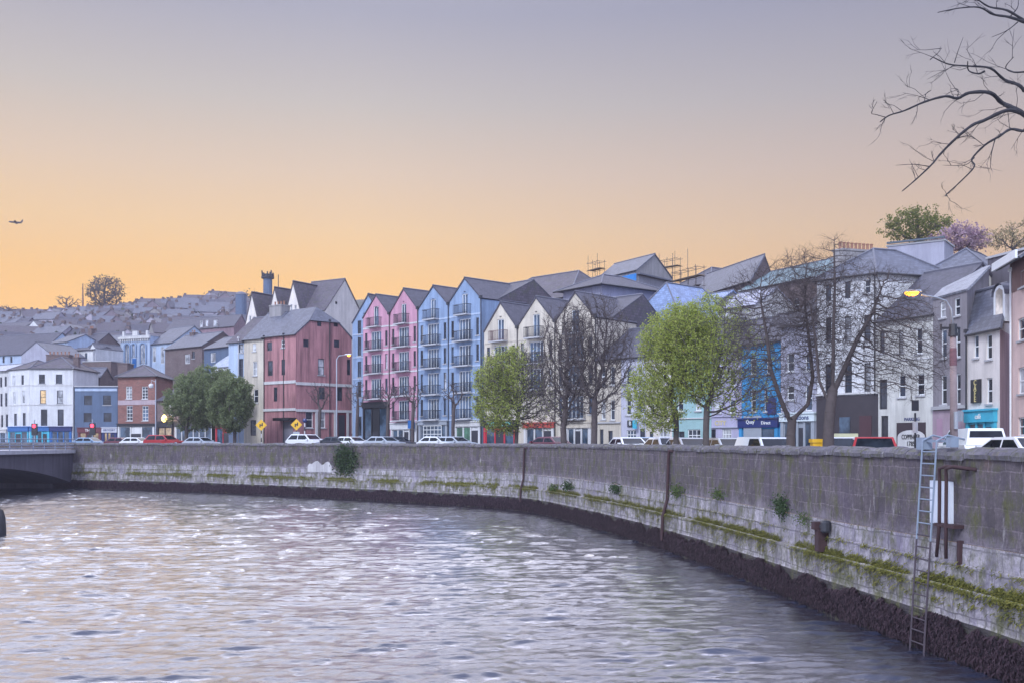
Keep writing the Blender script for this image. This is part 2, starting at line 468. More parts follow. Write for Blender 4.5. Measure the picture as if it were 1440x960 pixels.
class House:
    def __init__(s, name, label, cat, a, b, eave, depth, roof, wall, roofm, wins=(), rwins=(), lwins=(), z0=None, root=None,
                 rise=None, c=None, over=.25, group=None, ridge=None, extra_holes=(), hipin=None, gutter=True):
        A = P(a[0], HY, a[1]); B = P(b[0], HY, b[1]); s.fr = Fr(A, B); s.w = s.fr.w
        if c: C = P(c[0], HY, c[1]); s.dv = Vector((C.x - B.x, C.y - B.y, 0)); depth = s.dv.length; s.dv /= depth
        else: s.dv = s.fr.n
        s.D = depth; s.ze = eave if not isinstance(eave, tuple) else s.fr.z(*eave)
        gz = min(ground_z(A.x, A.y), ground_z(B.x, B.y)) - .4
        s.z0 = gz if z0 is None else z0
        s.root = root or thing(name, (A + B) / 2 * Vector((1, 1, 0)) if 0 else Vector(((A.x + B.x) / 2, (A.y + B.y) / 2, s.z0)), label, cat, group)
        s.wallm, s.roofm = wall, roofm
        pt = s.pt
        Bc = pt(s.w, 0, 0); s.frr = Fr(Bc, pt(s.w, s.D, 0)); s.frl = Fr(pt(0, s.D, 0), pt(0, 0, 0)); s.frb = Fr(pt(s.w, s.D, 0), pt(0, s.D, 0))
        w, D, ze, z0 = s.w, s.D, s.ze, s.z0
        if ridge is not None: rise = (ridge if not isinstance(ridge, tuple) else zat(ridge[1], ridge[2])) - ze
        s.rise = rise or 0; zr = ze + s.rise
        rect = lambda W: [(0, z0), (W, z0), (W, ze), (0, ze)]
        gab = lambda W: [(0, z0), (W, z0), (W, ze), (W / 2, zr), (0, ze)]
        ofront = gab(w) if roof == 'gy' else rect(w); oside = gab(D) if roof == 'gx' else rect(D)
        if roof == 'lean': oside = None
        H = lambda fr, L: [(fr.u(x - ww / 2), fr.u(x + ww / 2), fr.z(x, yb), fr.z(x, yt), st) for x, ww, yt, yb, st in L]
        s.holes = H(s.fr, wins); rh = H(s.frr, rwins); lh = H(s.frl, lwins)
        m = MB()
        wall_face(m, s.fr, ofront, [h[:4] for h in s.holes] + list(extra_holes))
        if roof == 'lean':
            wall_face(m, s.frr, [(0, z0), (D, z0), (D, zr), (0, ze)], [h[:4] for h in rh])
            wall_face(m, s.frl, [(0, z0), (D, z0), (D, ze), (0, zr)], [h[:4] for h in lh])
            wall_face(m, s.frb, [(0, z0), (w, z0), (w, zr), (0, zr)], [])
        elif roof == 'halfhip':
            u1, zf = hipin
            oR = [(0, z0), (D, z0), (D, ze), (D - u1, zf), (u1, zf), (0, ze)]
            wall_face(m, s.frr, oR, [h[:4] for h in rh]); wall_face(m, s.frl, gab(D), []); wall_face(m, s.frb, rect(w), [])
        else:
            wall_face(m, s.frr, oside, [h[:4] for h in rh]); wall_face(m, s.frl, oside, [h[:4] for h in lh])
            wall_face(m, s.frb, ofront, [])
        s.wall = part(m, 'wall', wall, s.root)
        for fr, L in ((s.fr, s.holes), (s.frr, rh), (s.frl, lh)):
            for u0, u1, za, zb, st in L: window(s.root, fr, u0, u1, za, zb, st)
        r = MB(); o = over; t = .14
        if roof == 'gx':
            k = s.rise / (D / 2); zz = ze - o * k + .05
            r.slab([pt(-.12, -o, zz), pt(w + .12, -o, zz), pt(w + .12, D / 2, zr + .05), pt(-.12, D / 2, zr + .05)], t)
            r.slab([pt(-.12, D / 2, zr + .05), pt(w + .12, D / 2, zr + .05), pt(w + .12, D + o, zz), pt(-.12, D + o, zz)], t)
            r.tube(pt(-.12, D / 2, zr + .06), pt(w + .12, D / 2, zr + .06), .09, n=6, mi=1)
            if gutter: r.tube(pt(-.1, -o - .05, zz - .08), pt(w + .1, -o - .05, zz - .08), .075, n=6, mi=2)
        elif roof == 'gy':
            k = s.rise / (w / 2); zz = ze - .12 * k + .06; q = s.gyD = D
            r.slab([pt(-.12, -.1, zz), pt(w / 2, -.1, zr + .06), pt(w / 2, D, zr + .06), pt(-.12, D, zz)], t)
            r.slab([pt(w + .12, -.1, zz), pt(w / 2, -.1, zr + .06), pt(w / 2, D, zr + .06), pt(w + .12, D, zz)], t)
            r.tube(pt(w / 2, -.1, zr + .07), pt(w / 2, D, zr + .07), .08, n=6, mi=1)
        elif roof == 'hip':
            i = min(w, D) / 2 if hipin is None else hipin; zz = ze - .08
            c = [pt(-o, -o, zz), pt(w + o, -o, zz), pt(w + o, D + o, zz), pt(-o, D + o, zz)]
            if w >= D: e = [pt(i, D / 2, zr), pt(w - i + .02, D / 2, zr)]; fs = [[0, 1, 5, 4], [1, 2, 5], [2, 3, 4, 5], [3, 0, 4]]
            else: e = [pt(w / 2, i, zr), pt(w / 2, D - i + .02, zr)]; fs = [[0, 1, 4], [1, 2, 5, 4], [2, 3, 5], [3, 0, 4, 5]]
            r.add(c + e, fs + [[3, 2, 1, 0]])
            for f in fs:                      # hip and ridge tiles
                pass
            for k2, e2 in ((0, 0), (1, 1 if w >= D else 0), (2, 1), (3, 0 if w >= D else 1)):
                r.tube(c[k2] + Vector((0, 0, .03)), e[e2] + Vector((0, 0, .03)), .08, n=5, mi=1)
            r.tube(e[0] + Vector((0, 0, .03)), e[1] + Vector((0, 0, .03)), .09, n=5, mi=1)
            if gutter:
                for k2 in (0, 1): r.tube(c[k2] - Vector((0, 0, .03)), c[k2 + 1] - Vector((0, 0, .03)), .08, n=6, mi=2)
        elif roof == 'halfhip':
            u1, zf = hipin; k = s.rise / (D / 2); zz = ze - o * k + .05; g = .08
            hx = u1 * 0 + (zr - zf) * .75
            r.slab([pt(-.12, -o, zz), pt(w + g, -o, zz), pt(w + g, u1, zf + .05), pt(w - hx, D / 2, zr + .05), pt(-.12, D / 2, zr + .05)], t)
            r.slab([pt(w + g, D + o, zz), pt(-.12, D + o, zz), pt(-.12, D / 2, zr + .05), pt(w - hx, D / 2, zr + .05), pt(w + g, D - u1, zf + .05)], t)
            r.slab([pt(w + .2, u1 - .05, zf), pt(w + .2, D - u1 + .05, zf), pt(w - hx, D / 2, zr + .06)], t)
            r.tube(pt(-.1, -o - .05, zz - .08), pt(w + .1, -o - .05, zz - .08), .075, n=6, mi=2)
        elif roof == 'lean':
            k = s.rise / D
            r.slab([pt(-.12, -o, ze - o * k + .05), pt(w + .12, -o, ze - o * k + .05), pt(w + .12, D + .1, zr + .05), pt(-.12, D + .1, zr + .05)], t)
        elif roof == 'flat':
            r.poly([pt(0, 0, ze - .35), pt(w, 0, ze - .35), pt(w, D, ze - .35), pt(0, D, ze - .35)])
            f = s.fr
            for p, q in (((-.1, -.1), (w + .1, .25)), ((-.1, D - .25), (w + .1, D + .1)), ((-.1, .25), (.25, D - .25)), ((w - .25, .25), (w + .1, D - .25))):
                cc = [pt(p[0], p[1], 0), pt(q[0], p[1], 0), pt(q[0], q[1], 0), pt(p[0], q[1], 0)]
                r.hexa([v + Vector((0, 0, ze + .003)) for v in cc] + [v + Vector((0, 0, ze + .16)) for v in cc], 1)
        s.roof = part(r, 'roof', [roofm, LEAD if roof != 'flat' else SILL, GUT], s.root)
    def pt(s, u, d, z): return s.fr.o + s.fr.ux * u + s.dv * d + Vector((0, 0, z))
    def chimney(s, u0, u1, d0, d1, z0, z1, mat, pots=4, along='u'):
        m = MB(); f = s.fr
        def cb(a, b, c, d, za, zb, mi=0):
            m.hexa([s.pt(a, c, za), s.pt(b, c, za), s.pt(b, d, za), s.pt(a, d, za), s.pt(a, c, zb), s.pt(b, c, zb), s.pt(b, d, zb), s.pt(a, d, zb)], mi)
        cb(u0, u1, d0, d1, z0, z1); cb(u0 - .07, u1 + .07, d0 - .07, d1 + .07, z1 + .003, z1 + .16); 
        o = part(m, 'chimney', mat, s.root)
        p = MB()
        for i in range(pots):
            t = (i + .5) / pots
            c = s.pt(u0 + (u1 - u0) * t, (d0 + d1) / 2, z1 + .163) if along == 'u' else s.pt((u0 + u1) / 2, d0 + (d1 - d0) * t, z1 + .163)
            p.lathe(c, [(.13, 0), (.11, .1), (.1, .42), (.13, .46), (.13, .52)], 8)
        if pots: sub(p, 'chimney_pots', POT, o)
        return o
    def band(s, px0, px1, y0a, y1a, mat, side='f', d=.06, h=None, name='string_course'):
        fr = {'f': s.fr, 'r': s.frr, 'l': s.frl}[side]; m = MB()
        u0 = max(0, fr.u(px0)) if px0 is not None else -.02; u1 = fr.u(px1) if px1 is not None else fr.w + .02
        xm = px0 or px1 or (CX + F * fr.pt(fr.w / 2, 0, 0).x / fr.pt(fr.w / 2, 0, 0).y)
        m.box(fr, u0, u1, -d, -.003, fr.z(xm, y1a), fr.z(xm, y0a))
        return part(m, name, mat, s.root)
    def box(s, name, px0, px1, y0, y1, d0, d1, mat, side='f'):
        fr = {'f': s.fr, 'r': s.frr, 'l': s.frl}[side]; m = MB(); xm = (px0 + px1) / 2
        zb = s.z0 if y1 is None else fr.z(xm, y1)
        m.box(fr, fr.u(px0), fr.u(px1), d0, d1, zb, fr.z(xm, y0))
        return part(m, name, mat, s.root)
    def pipe(s, px, ytop, side='f', mat=None, zb=None):
        fr = {'f': s.fr, 'r': s.frr, 'l': s.frl}[side]; u = fr.u(px); m = MB()
        zt = fr.z(px, ytop) if ytop else s.ze - .15
        m.tube(fr.pt(u, -.09, s.z0 if zb is None else zb), fr.pt(u, -.09, zt), .055, n=7)
        m.box(fr, u - .11, u + .11, -.2, -.003, zt, zt + .22)
        return part(m, 'drainpipe', mat or GUT, s.root)
    def shop(s, px0, px1, yf0, yf1, frame, fascia, style='shop', doors=(), text=None, tcol=None, glassm=None, tsize=.5, side='f', nwin=2):
        """timber or stone shopfront: pilasters, fascia board, stall riser, windows and a door"""
        fr = {'f': s.fr, 'r': s.frr, 'l': s.frl}[side]
        u0, u1 = fr.u(px0), fr.u(px1); xm = (px0 + px1) / 2; zt, zb = fr.z(xm, yf0), fr.z(xm, yf1)
        base = street_z(fr.pt(u0, 0, 0).y)
        m = MB(); m.box(fr, u0, u1, -.06, -.003, base - .2, zb)
        for u in [u0 + .001, u1 - .301]: m.box(fr, u, u + .3, -.17, -.062, base - .2, zb)
        n = max(2, nwin)
        for k in range(1, n):
            u = u0 + .3 + (u1 - u0 - .6) * k / n; m.box(fr, u - .09, u + .09, -.15, -.062, base - .2, zb)
        m.box(fr, u0 + .3, u1 - .3, -.13, -.062, base - .2, base + .55)
        o = part(m, 'shopfront', frame, s.root)
        g = MB()
        for k in range(n):
            a = u0 + .36 + (u1 - u0 - .6) * k / n + .05; b = u0 + .3 + (u1 - u0 - .6) * (k + 1) / n - .12
            if doors and k in doors:
                dmb = MB(); dmb.box(fr, a, b, -.1, -.064, base, min(zb - .3, base + 2.15)); part(dmb, 'door', DARKF, s.root)
            else: g = MB(); g.box(fr, a, b, -.09, -.064, base + .6, zb - .12); part(g, 'shop_window', glassm or GSHOP, s.root)
        fb = MB(); fb.box(fr, u0 - .06, u1 + .06, -.26, -.003, zb + .003, zt); fb.box(fr, u0 - .14, u1 + .14, -.34, -.003, zt + .003, zt + .12)
        f = part(fb, 'fascia', fascia, s.root)
        if text:
            tm = MB(); put_text(tm, fr, (u0 + u1) / 2, (zt + zb) / 2, -.272, text, tsize, 0)
            sub(tm, 'lettering', tcol or WHITE, f)
        return f

def rooflight(h, px, py0, py1, w=.7):
    pass
# ------------------------------------------------------------------ ground, street and river
def build_ground():
    keep = list(range(0, len(QL), 6)) + [len(QL) - 1]
    dd = [0.5, 3, 7, 12, 18, 25, 32, 38, 42, 46, 50, 56, 64, 74, 86, 100, 120, 140, 165, 190, 220, 250, 285, 320, 360, 400, 440, 480, 520, 560]
    V = []; Fc = []
    for i in keep:
        for d in dd:
            x = QA[i, 0] - QRIV[i, 0] * d; y = QA[i, 1] - QRIV[i, 1] * d
            V.append((x, y, ground_z(x, y, d)))
    n = len(dd)
    for a in range(len(keep) - 1):
        for b in range(n - 1):
            Fc.append((a * n + b, (a + 1) * n + b, (a + 1) * n + b + 1, a * n + b + 1))
    m, nt, nd, ln, b = nodes_of('ground_cover')
    geo = uvmap(nt, src='Object')
    c = mix(nt, ramp(nt, noisetex(nt, geo, .02, 6, .7), [(.42, 0), (.6, 1)]), (.07, .075, .055), (.13, .12, .11))
    c = mix(nt, ramp(nt, noisetex(nt, geo, .3, 5), [(.5, 0), (.6, .6)]), c, (.05, .06, .03))
    ln.new(c, b.inputs['Base Color']); b.inputs['Roughness'].default_value = .95
    o = mesh_np('ground', V, Fc, m, smooth=True); tag(o, 'street level ground rising into the hillside behind the town', kind='structure')
    # carriageway and kerbed footpath along the quay
    def strip(name, d0, d1, dz, mat, label, thick=0):
        V = []; Fc = []
        for i in keep:
            for d in (d0, d1):
                x = QA[i, 0] - QRIV[i, 0] * d; y = QA[i, 1] - QRIV[i, 1] * d
                V.append((x, y, ground_z(x, y, d) + dz))
                if thick: V.append((x, y, ground_z(x, y, d) - .05))
        k = 4 if thick else 2
        for a in range(len(keep) - 1):
            p, q = a * k, (a + 1) * k
            if thick: Fc += [(p, q, q + 2, p + 2), (p + 1, q + 1, q, p), (p + 2, q + 2, q + 3, p + 3)]
            else: Fc.append((p, q, q + 1, p + 1))
        o = mesh_np(name, V, Fc, mat); tag(o, label, kind='structure')
    strip('quay_road', 3.2, 13.5, .004, plain('asphalt', (.055, .055, .06), .9, 0, .25, 1.5), 'asphalt road running along the quay behind the stone wall')
    strip('quay_footpath', .52, 3.2, .12, plain('paving', (.25, .24, .24), .85, 0, .2, 2), 'kerbed grey footpath behind the quay wall', 1)

build_ground()

# ------------------------------------------------------------------ quay wall
STU = stone('quay_upper_stone', (.122, .098, .106), .6, .42, 2.0, .85, .1, .22, 0, -1.36)
STP = stone('quay_pale_stone', (.35, .315, .33), .62, .46, .14, .6, .2, .1)
STM = stone('quay_mossy_stone', (.38, .34, .345), .58, .48, .14, .65, .62, .1)
STB = stone('quay_wet_stone', (.045, .038, .04), .8, .45, .5, .5, .1, 0, .7)
STC = stone('quay_coping_stone', (.15, .135, .15), 3.0, 2.0, .5, .6, .1, .15)
ZW = -4.0          # river level
def qpt(s):
    i = min(max(int(np.searchsorted(QS, s)), 1), len(QS) - 1); t = (s - QS[i - 1]) / (QS[i] - QS[i - 1])
    p = QA[i - 1] * (1 - t) + QA[i] * t; r = QRIV[i - 1] * (1 - t) + QRIV[i] * t
    return p, r / np.linalg.norm(r)

def q_frame(s):          # facade-like frame on the river face: u = along (leftwards), d inward
    p, r = qpt(s); t = Vector((-r[1], r[0], 0))
    fr = Fr((p[0], p[1]), (p[0] + t.x, p[1] + t.y)); return fr

def qw(s, off, z):
    p, r = qpt(s); return Vector((p[0] + r[0] * off, p[1] + r[1] * off, z))

def sweep(name, prof, mats, parent, s0, s1, ds, jit, seed):
    """prof: (offset to river, z, material of the strip below)"""
    ss = np.arange(s0, s1, ds); k = len(prof); m = MB(); V = []
    for a in ss:
        for j, (o, z, mi, vv) in enumerate(prof):
            q = .5 + .5 * noise.noise(Vector((a * .9, z * 1.7, seed)))
            h = noise.noise(Vector((a * 2.3, z * 3.1, seed + 5)))
            V.append(qw(a, o + (q - .5) * jit * 1.6 + h * jit, z + noise.noise(Vector((a * .6, z, 9))) * jit * .5))
    fs = []; uv = []; ms = []
    for a in range(len(ss) - 1):
        for j in range(k - 1):
            fs.append((a * k + j, (a + 1) * k + j, (a + 1) * k + j + 1, a * k + j + 1))
            L = lambda i, jj: (ss[i], prof[jj][3])
            uv.append([L(a, j), L(a + 1, j), L(a + 1, j + 1), L(a, j + 1)]); ms.append(prof[j][2])
    m.v = V; m.f = fs; m.uv = uv; m.m = ms
    return part(m, name, mats, parent, smooth=False)

def dens(pts, step):
    out = []; acc = 0
    for i in range(len(pts) - 1):
        (o0, z0, mi), (o1, z1, _) = pts[i], pts[i + 1]; L = math.hypot(o1 - o0, z1 - z0); n = max(1, round(L / step))
        for k in range(n):
            t = k / n; out.append((o0 + (o1 - o0) * t, z0 + (z1 - z0) * t, mi, acc + L * t))
        acc += L
    out.append((pts[-1][0], pts[-1][1], 0, acc))
    # put v in real height
    return [(o, z, mi, z if True else v) for o, z, mi, v in out]

quay = thing('quay_wall', (0, 72, -4.6), 'long curving stone quay wall with pale mossy lower courses rising from the river', 'quay wall')
SEND = QS[-1] - 2
PU = dens([(.0, .60, 0), (.02, -.4, 0), (.04, -1.36, 0)], .2)
PL = dens([(.075, -1.36, 0), (.085, -1.80, 0), (.085, -1.84, 0), (.125, -1.85, 0), (.14, -2.30, 0), (.14, -2.34, 1), (.29, -2.38, 1), (.31, -3.05, 1), (.33, -3.1, 2), (.36, -4.0, 2), (.36, -5.0, 2)], .2)
sweep('upper_wall', PU, [STU], quay, 38, SEND, .3, .012, 1.0)
sweep('lower_wall', PL, [STP, STM, STB], quay, 38, SEND, .3, .02, 2.0)
# inner parapet face and coping stones
inn = MB()
for a in np.arange(38, SEND - 1, 1.0):
    inn.poly([qw(a, -.46, .62), qw(a + 1, -.46, .62), qw(a + 1, -.46, -.6), qw(a, -.46, -.6)])
part(inn, 'parapet_back', STU, quay)
cop = MB(); a = 38.0; rr = random.Random(3)
while a < SEND - 1:
    L = rr.uniform(.5, .95); g = .012; hz = rr.uniform(-.03, .03); ho = rr.uniform(-.02, .03)
    pr = [(-.5, .58), (-.52, .68), (-.46, .77), (-.34, .835), (-.2, .85), (-.08, .825), (.03, .76), (.075, .68), (.06, .58)]
    n = len(pr); vs = []; fs = []
    xs = [0, .06, .5, .94, 1]
    for t in xs:
        e = .035 if t in (0, 1) else 0
        for o, z in pr:
            cx, cz = -.22, .7
            vs.append(qw(a + g + (L - 2 * g) * t, cx + (o - cx) * (1 - e) + ho + rr.uniform(-.012, .012), cz + (z - cz) * (1 - e * 2) + hz + rr.uniform(-.012, .012)))
    for i in range(len(xs) - 1):
        for j in range(n - 1): fs.append((i * n + j, (i + 1) * n + j, (i + 1) * n + j + 1, i * n + j + 1))
    fs.append(tuple(range(n))); fs.append(tuple(range(len(xs) * n - 1, (len(xs) - 1) * n - 1, -1)))
    cop.add(vs, fs); a += L
part(cop, 'coping', STC, quay)
# ------------------------------------------------------------------ street facades, right to left
W1 = paint('render_white', (.66, .65, .66), .3)
W2 = paint('render_offwhite', (.6, .58, .575), .35)
CREAM = paint('render_cream', (.6, .53, .44), .5)
CREAM2 = paint('render_warm_cream', (.72, .65, .6), .3)
PEACH = paint('render_peach', (.72, .52, .46), .35)
GREYP = paint('render_grey', (.25, .225, .24), .45)
LILAC = paint('render_lilac', (.45, .42, .56), .25)
MINT = paint('render_mint', (.33, .5, .5), .25)
BLUEB = paint('render_bright_blue', (.04, .28, .56), .3)
GREYL = paint('render_grey_lilac', (.36, .35, .42), .3)
PINK = paint('render_pink', (.55, .28, .365), .5)
PINKD = paint('render_old_pink', (.43, .2, .21), .95)
BLUE = paint('render_blue', (.25, .335, .49), .5)
BLUES = paint('render_slate_blue', (.1, .14, .22), .3)
PBLUE = paint('render_pale_blue', (.42, .5, .64), .4)
BLACKG = plain('dark_granite', (.045, .036, .04), .3, 0, .35, 1.2)
TEALF = plain('paint_teal', (.05, .4, .55), .45)
BLUEF = plain('paint_blue', (.02, .12, .36), .45)
NAVY = plain('paint_navy', (.018, .03, .13), .4)
MAROON = plain('paint_maroon', (.13, .025, .035), .45)
REDF = plain('paint_red', (.5, .03, .05), .45)
BLACKF = plain('paint_black', (.02, .02, .024), .4)
GREYF = plain('paint_grey', (.3, .32, .36), .5)
CYANL = emitter('lit_letters', (.25, .75, .8), .9)
GOLD = plain('gold_letters', (.6, .5, .22), .4)

# rightmost peach house with timber upper storey
h = House('peach_house', 'peach rendered house with a brown boarded top storey at the right edge', 'house',
          (1421.5, 57), (1452, 53.2), 11.3, 9, 'gx', PEACH, SLATE, [(1437, 11, 447, 478, 'sw'), (1437.5, 11, 516, 553, 'sw'), (1438, 12, 586, 612, 'sw')], rise=3, over=.7)
m = MB(); m.box(h.fr, -.003, h.w + .003, -.05, -.003, h.fr.z(1430, 409), h.ze); part(m, 'timber_cladding', plain('brown_boards', (.16, .085, .075), .7, 0, .3), h.root)
window(h.root, Fr(h.pt(0, -.12, 0), h.pt(h.w, -.12, 0)), h.fr.u(1437), h.fr.u(1450), h.fr.z(1440, 404), h.fr.z(1440, 380), 'cream')
m = MB(); m.box(h.fr, -.3, h.w + .3, -.95, -.83, h.ze - .55, h.ze - .1); part(m, 'eaves_board', WHITE, h.root)
h.pipe(1423.5, 382, mat=WHITE)
# cafe
h = House('cafe_house', 'narrow cream house with an arched dormer, a black CAFE board and a teal cafe front', 'cafe',
          (1360, 61), (1406, 57.3), (1383, 460), 5.6, 'gx', CREAM2, SLATE,
          [(1372.7, 7, 471, 503, 'sw'), (1391, 8, 470, 505, 'sw'), (1391.5, 8, 531, 567, 'sw')], rise=2.6, over=.3, c=(1424, 61.5))
m = MB(); f = h.frr; m.poly([f.pt(.002, -.004, h.z0), f.pt(f.w - .002, -.004, h.z0), f.pt(f.w - .002, -.004, h.ze - .3), f.pt(.002, -.004, h.ze - .3)])
part(m, 'side_render', paint('render_side_pink', (.5, .33, .35), .6), h.root)
m = MB(); f = h.fr; u0, u1 = f.u(1367.5), f.u(1380.5); z0, z1 = f.z(1374, 566), f.z(1374, 533)
m.box(f, u0, u1, -.12, -.003, z0, z1); cs = part(m, 'cafe_board', BLACKF, h.root)
tm = MB()
for i, chx in enumerate('CAFE'): put_text(tm, f, (u0 + u1) / 2, z1 - (z1 - z0) * (.15 + .235 * i), -.13, chx, .46, 0)
sub(tm, 'lettering', GOLD, cs)
h.shop(1361.5, 1402, 577.5, 593, TEALF, TEALF, nwin=3, doors=(2,), text='café', tsize=.42)
m = MB(); m.box(f, f.u(1357.5), f.u(1367.5), -.7, -.6, f.z(1362, 592), f.z(1362, 577)); part(m, 'hanging_sign', GREYF, h.root)
m = MB()       # arched dormer
uc = f.u(1397); dw = .62; zb = h.ze + .15; zt = zb + 1.55
prof = [(uc - dw, zb), (uc + dw, zb)] + [(uc + dw * math.cos(math.pi * k / 8), zt + dw * math.sin(math.pi * k / 8)) for k in range(9)]
n = len(prof); fv = [f.pt(u, .35, z) for u, z in prof]; bv = [f.pt(u, 3.0, z) for u, z in prof]
m.add(fv + bv, [list(range(n))] + [[i, n + i, n + (i + 1) % n, (i + 1) % n] for i in range(n)])
dm = part(m, 'dormer', WHITE, h.root)
m = MB()
pr2 = [(uc + (dw + .1) * math.cos(math.pi * k / 8), zt + (dw + .1) * math.sin(math.pi * k / 8)) for k in range(9)]
m.add([f.pt(u, .25, z) for u, z in pr2] + [f.pt(u, 3.0, z) for u, z in pr2], [[i, i + 1, 10 + i, 9 + i] for i in range(8)]); sub(m, 'dormer_roof', LEAD, dm)
g = MB(); g.poly([f.pt(uc - .38, .335, zb + .25), f.pt(uc + .38, .335, zb + .25), f.pt(uc + .38, .335, zt + .25), f.pt(uc, .335, zt + .45), f.pt(uc - .38, .335, zt + .25)]); sub(g, 'pane', GLC, dm)
h.pipe(1360.6, 468)
# grey house
h = House('grey_house', 'tall narrow grey rendered house with white sash windows beside the cream cafe', 'house',
          (1312, 65), (1360, 61), (1336, 413), 6.5, 'lean', GREYP, slate('slate_light', (.25, .25, .28), .5),
          [(1326, 8.5, 424, 447, 'sw'), (1346, 8, 419, 444, 'sw'), (1327.3, 8, 463, 503, 'sw'), (1347, 7, 460, 502, 'sw'), (1327.3, 8, 527, 568, 'sw'), (1347.3, 7, 525, 568, 'sw')], rise=2.3, over=.2, c=(1391, 66))
h.band(1312.5, 1359.5, 571.5, 576, SILL, d=.18); m = MB(); f = h.fr
m.box(f, .002, h.w - .002, -.03, -.003, h.z0, f.z(1336, 576)); part(m, 'ground_render', paint('render_mauve', (.42, .31, .36), .4), h.root)
m = MB(); m.box(f, f.u(1318), f.u(1326), -.045, -.032, h.z0 + .5, f.z(1322, 588)); part(m, 'door', plain('mauve_door', (.4, .25, .33), .5), h.root)
# white garage house
h = House('white_garage_house', 'white rendered two storey house over a dark garage opening', 'house',
          (1235, 69), (1312, 65), (1280, 444), 9.5, 'gx', paint('render_ivory', (.6, .58, .54), .45), SLATED,
          [(1240.5, 7, 466, 496, 'b'), (1267, 7, 465, 496, 'b'), (1292.5, 9, 461, 497, 'sw'), (1268.5, 10, 527, 558, 'sw'), (1294.5, 11, 525, 555, 'sw'),
           (1242, 11, 533, 575, 'd'), (1244, 10, 584, 622, 'd')], rise=3.6, over=.2)
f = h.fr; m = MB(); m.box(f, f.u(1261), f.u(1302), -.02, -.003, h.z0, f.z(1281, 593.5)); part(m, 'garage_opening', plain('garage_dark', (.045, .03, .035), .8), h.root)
m = MB(); a, b = f.u(1265), f.u(1303); ztop = f.z(1284, 604); cc = (a + b) / 2
arc = [(a, .55 + h.z0)] + [(b, .55 + h.z0)] + [(cc + (b - a) / 2 * math.cos(math.pi * k / 10), ztop - .45 + .45 * math.sin(math.pi * k / 10)) for k in range(11)]
vs = [f.pt(u, -.2, z) for u, z in arc]; vb = [f.pt(u, -.14, z) for u, z in arc]; n = len(arc)
m.add(vs + vb, [list(range(n))] + [[i, n + i, n + (i + 1) % n, (i + 1) % n] for i in range(n)])
gs = part(m, 'arched_sign', W2, h.root)
tm = MB(); put_text(tm, f, cc, f.z(1284, 614), -.212, 'COPPINGER', .46, 0, .6); put_text(tm, f, cc, f.z(1284, 623.5), -.212, '1785', .44, 0, .8); sub(tm, 'lettering', BLACKF, gs)
tm = MB(); put_text(tm, f, f.u(1282.5), f.z(1282, 589), -.012, 'PARKING', .3, 0); part(tm, 'wall_lettering', NAVY, h.root)
h.band(1236, 1311, 508, 510, W2, d=.05)
# tall white house over granite front
h = House('tall_white_house', 'tall white hipped roof house with slim dark windows above a dark granite shop front', 'house',
          (1149, 74), (1232.5, 70.5), (1200, 387.5), 9, 'hip', W1, SLATE,
          [(1165, 8, 400, 424, 'd'), (1192, 8, 396, 420, 'd'), (1220, 9, 393, 413, 'sw'), (1165, 8, 447, 482, 'sd'), (1192.5, 9, 445, 480, 'sd'), (1219.5, 9, 443, 479, 'sd'),
           (1165, 9, 511, 553, 'sd'), (1193, 10, 510, 552, 'sd'), (1219.7, 9, 510, 550, 'sd')], ridge=('', 351.5, 73.2), over=.35, c=(1340, 72.5))
h.box('stone_front', 1149.5, 1236.5, 556, None, -.14, -.003, BLACKG); h.band(1149.5, 1237, 553.5, 556, W2, d=.28)
f = h.fr; m = MB(); m.box(f, f.u(1182), f.u(1197), -.17, -.143, f.z(1190, 622), f.z(1190, 586)); part(m, 'shop_window', GSHOP, h.root)
m = MB(); m.box(f, f.u(1210), f.u(1227), -.17, -.143, h.z0, f.z(1218, 584)); part(m, 'door', plain('oxblood', (.07, .03, .035), .45), h.root)
h.pipe(1231, 388)
h.chimney(.1, .9, 1.3, 4.4, h.ze - .2, zat(355, 74.5), CONC, 9, along='d')
# grey lilac house
h = House('grey_lilac_house', 'grey lilac shop house with a pale shop sign partly hidden by a tree trunk', 'shop house',
          (1098, 77), (1148.5, 74), (1120, 455), 9, 'gx', GREYL, SLATED,
          [(1111.7, 10, 542, 562, 'sw'), (1137.3, 10, 541, 577, 'sw'), (1111.7, 10, 497, 522, 'sw'), (1137.3, 10, 496, 521, 'sw')], rise=2.8)
h.shop(1099.5, 1147, 581.5, 592, GREYF, plain('paint_pale', (.6, .66, .68), .5), nwin=4, doors=(2,), text='Translations', tcol=NAVY, tsize=.5)
# bright blue house
h = House('bright_blue_house', 'bright blue painted shop house with a navy sign and grey roller shutter', 'shop house',
          (1043, 80.3), (1097, 77.1), (1070, 480), 9, 'gx', BLUEB, SLATED,
          [(1059.5, 7, 547, 578, 'sw'), (1077, 4.5, 546, 578, 'sw'), (1059.5, 8, 504, 526, 'sw'), (1082, 8, 503, 525, 'sw')], rise=2.6)
f = h.fr; h.box('poster_board', 1079.5, 1091.8, 559, 582, -.08, -.003, NAVY)
fs = h.shop(1041, 1095.5, 589, 600.5, BLUEB, NAVY, nwin=2)
m = MB()
for k in range(12): m.box(f, f.u(1048), f.u(1073), -.2, -.16 - .012 * (k % 2), f.z(1060, 618) + k * .16, f.z(1060, 618) + k * .16 + .157)
part(m, 'roller_shutter', GREYF, h.root)
tm = MB(); rr = random.Random(2); u = f.u(1050)
put_text(tm, f, f.u(1058), f.z(1058, 592.8), -.272, 'Quay', .4, 0); put_text(tm, f, f.u(1080), f.z(1080, 594), -.272, 'Direct', .36, 0); sub(tm, 'lettering', WHITE, fs)
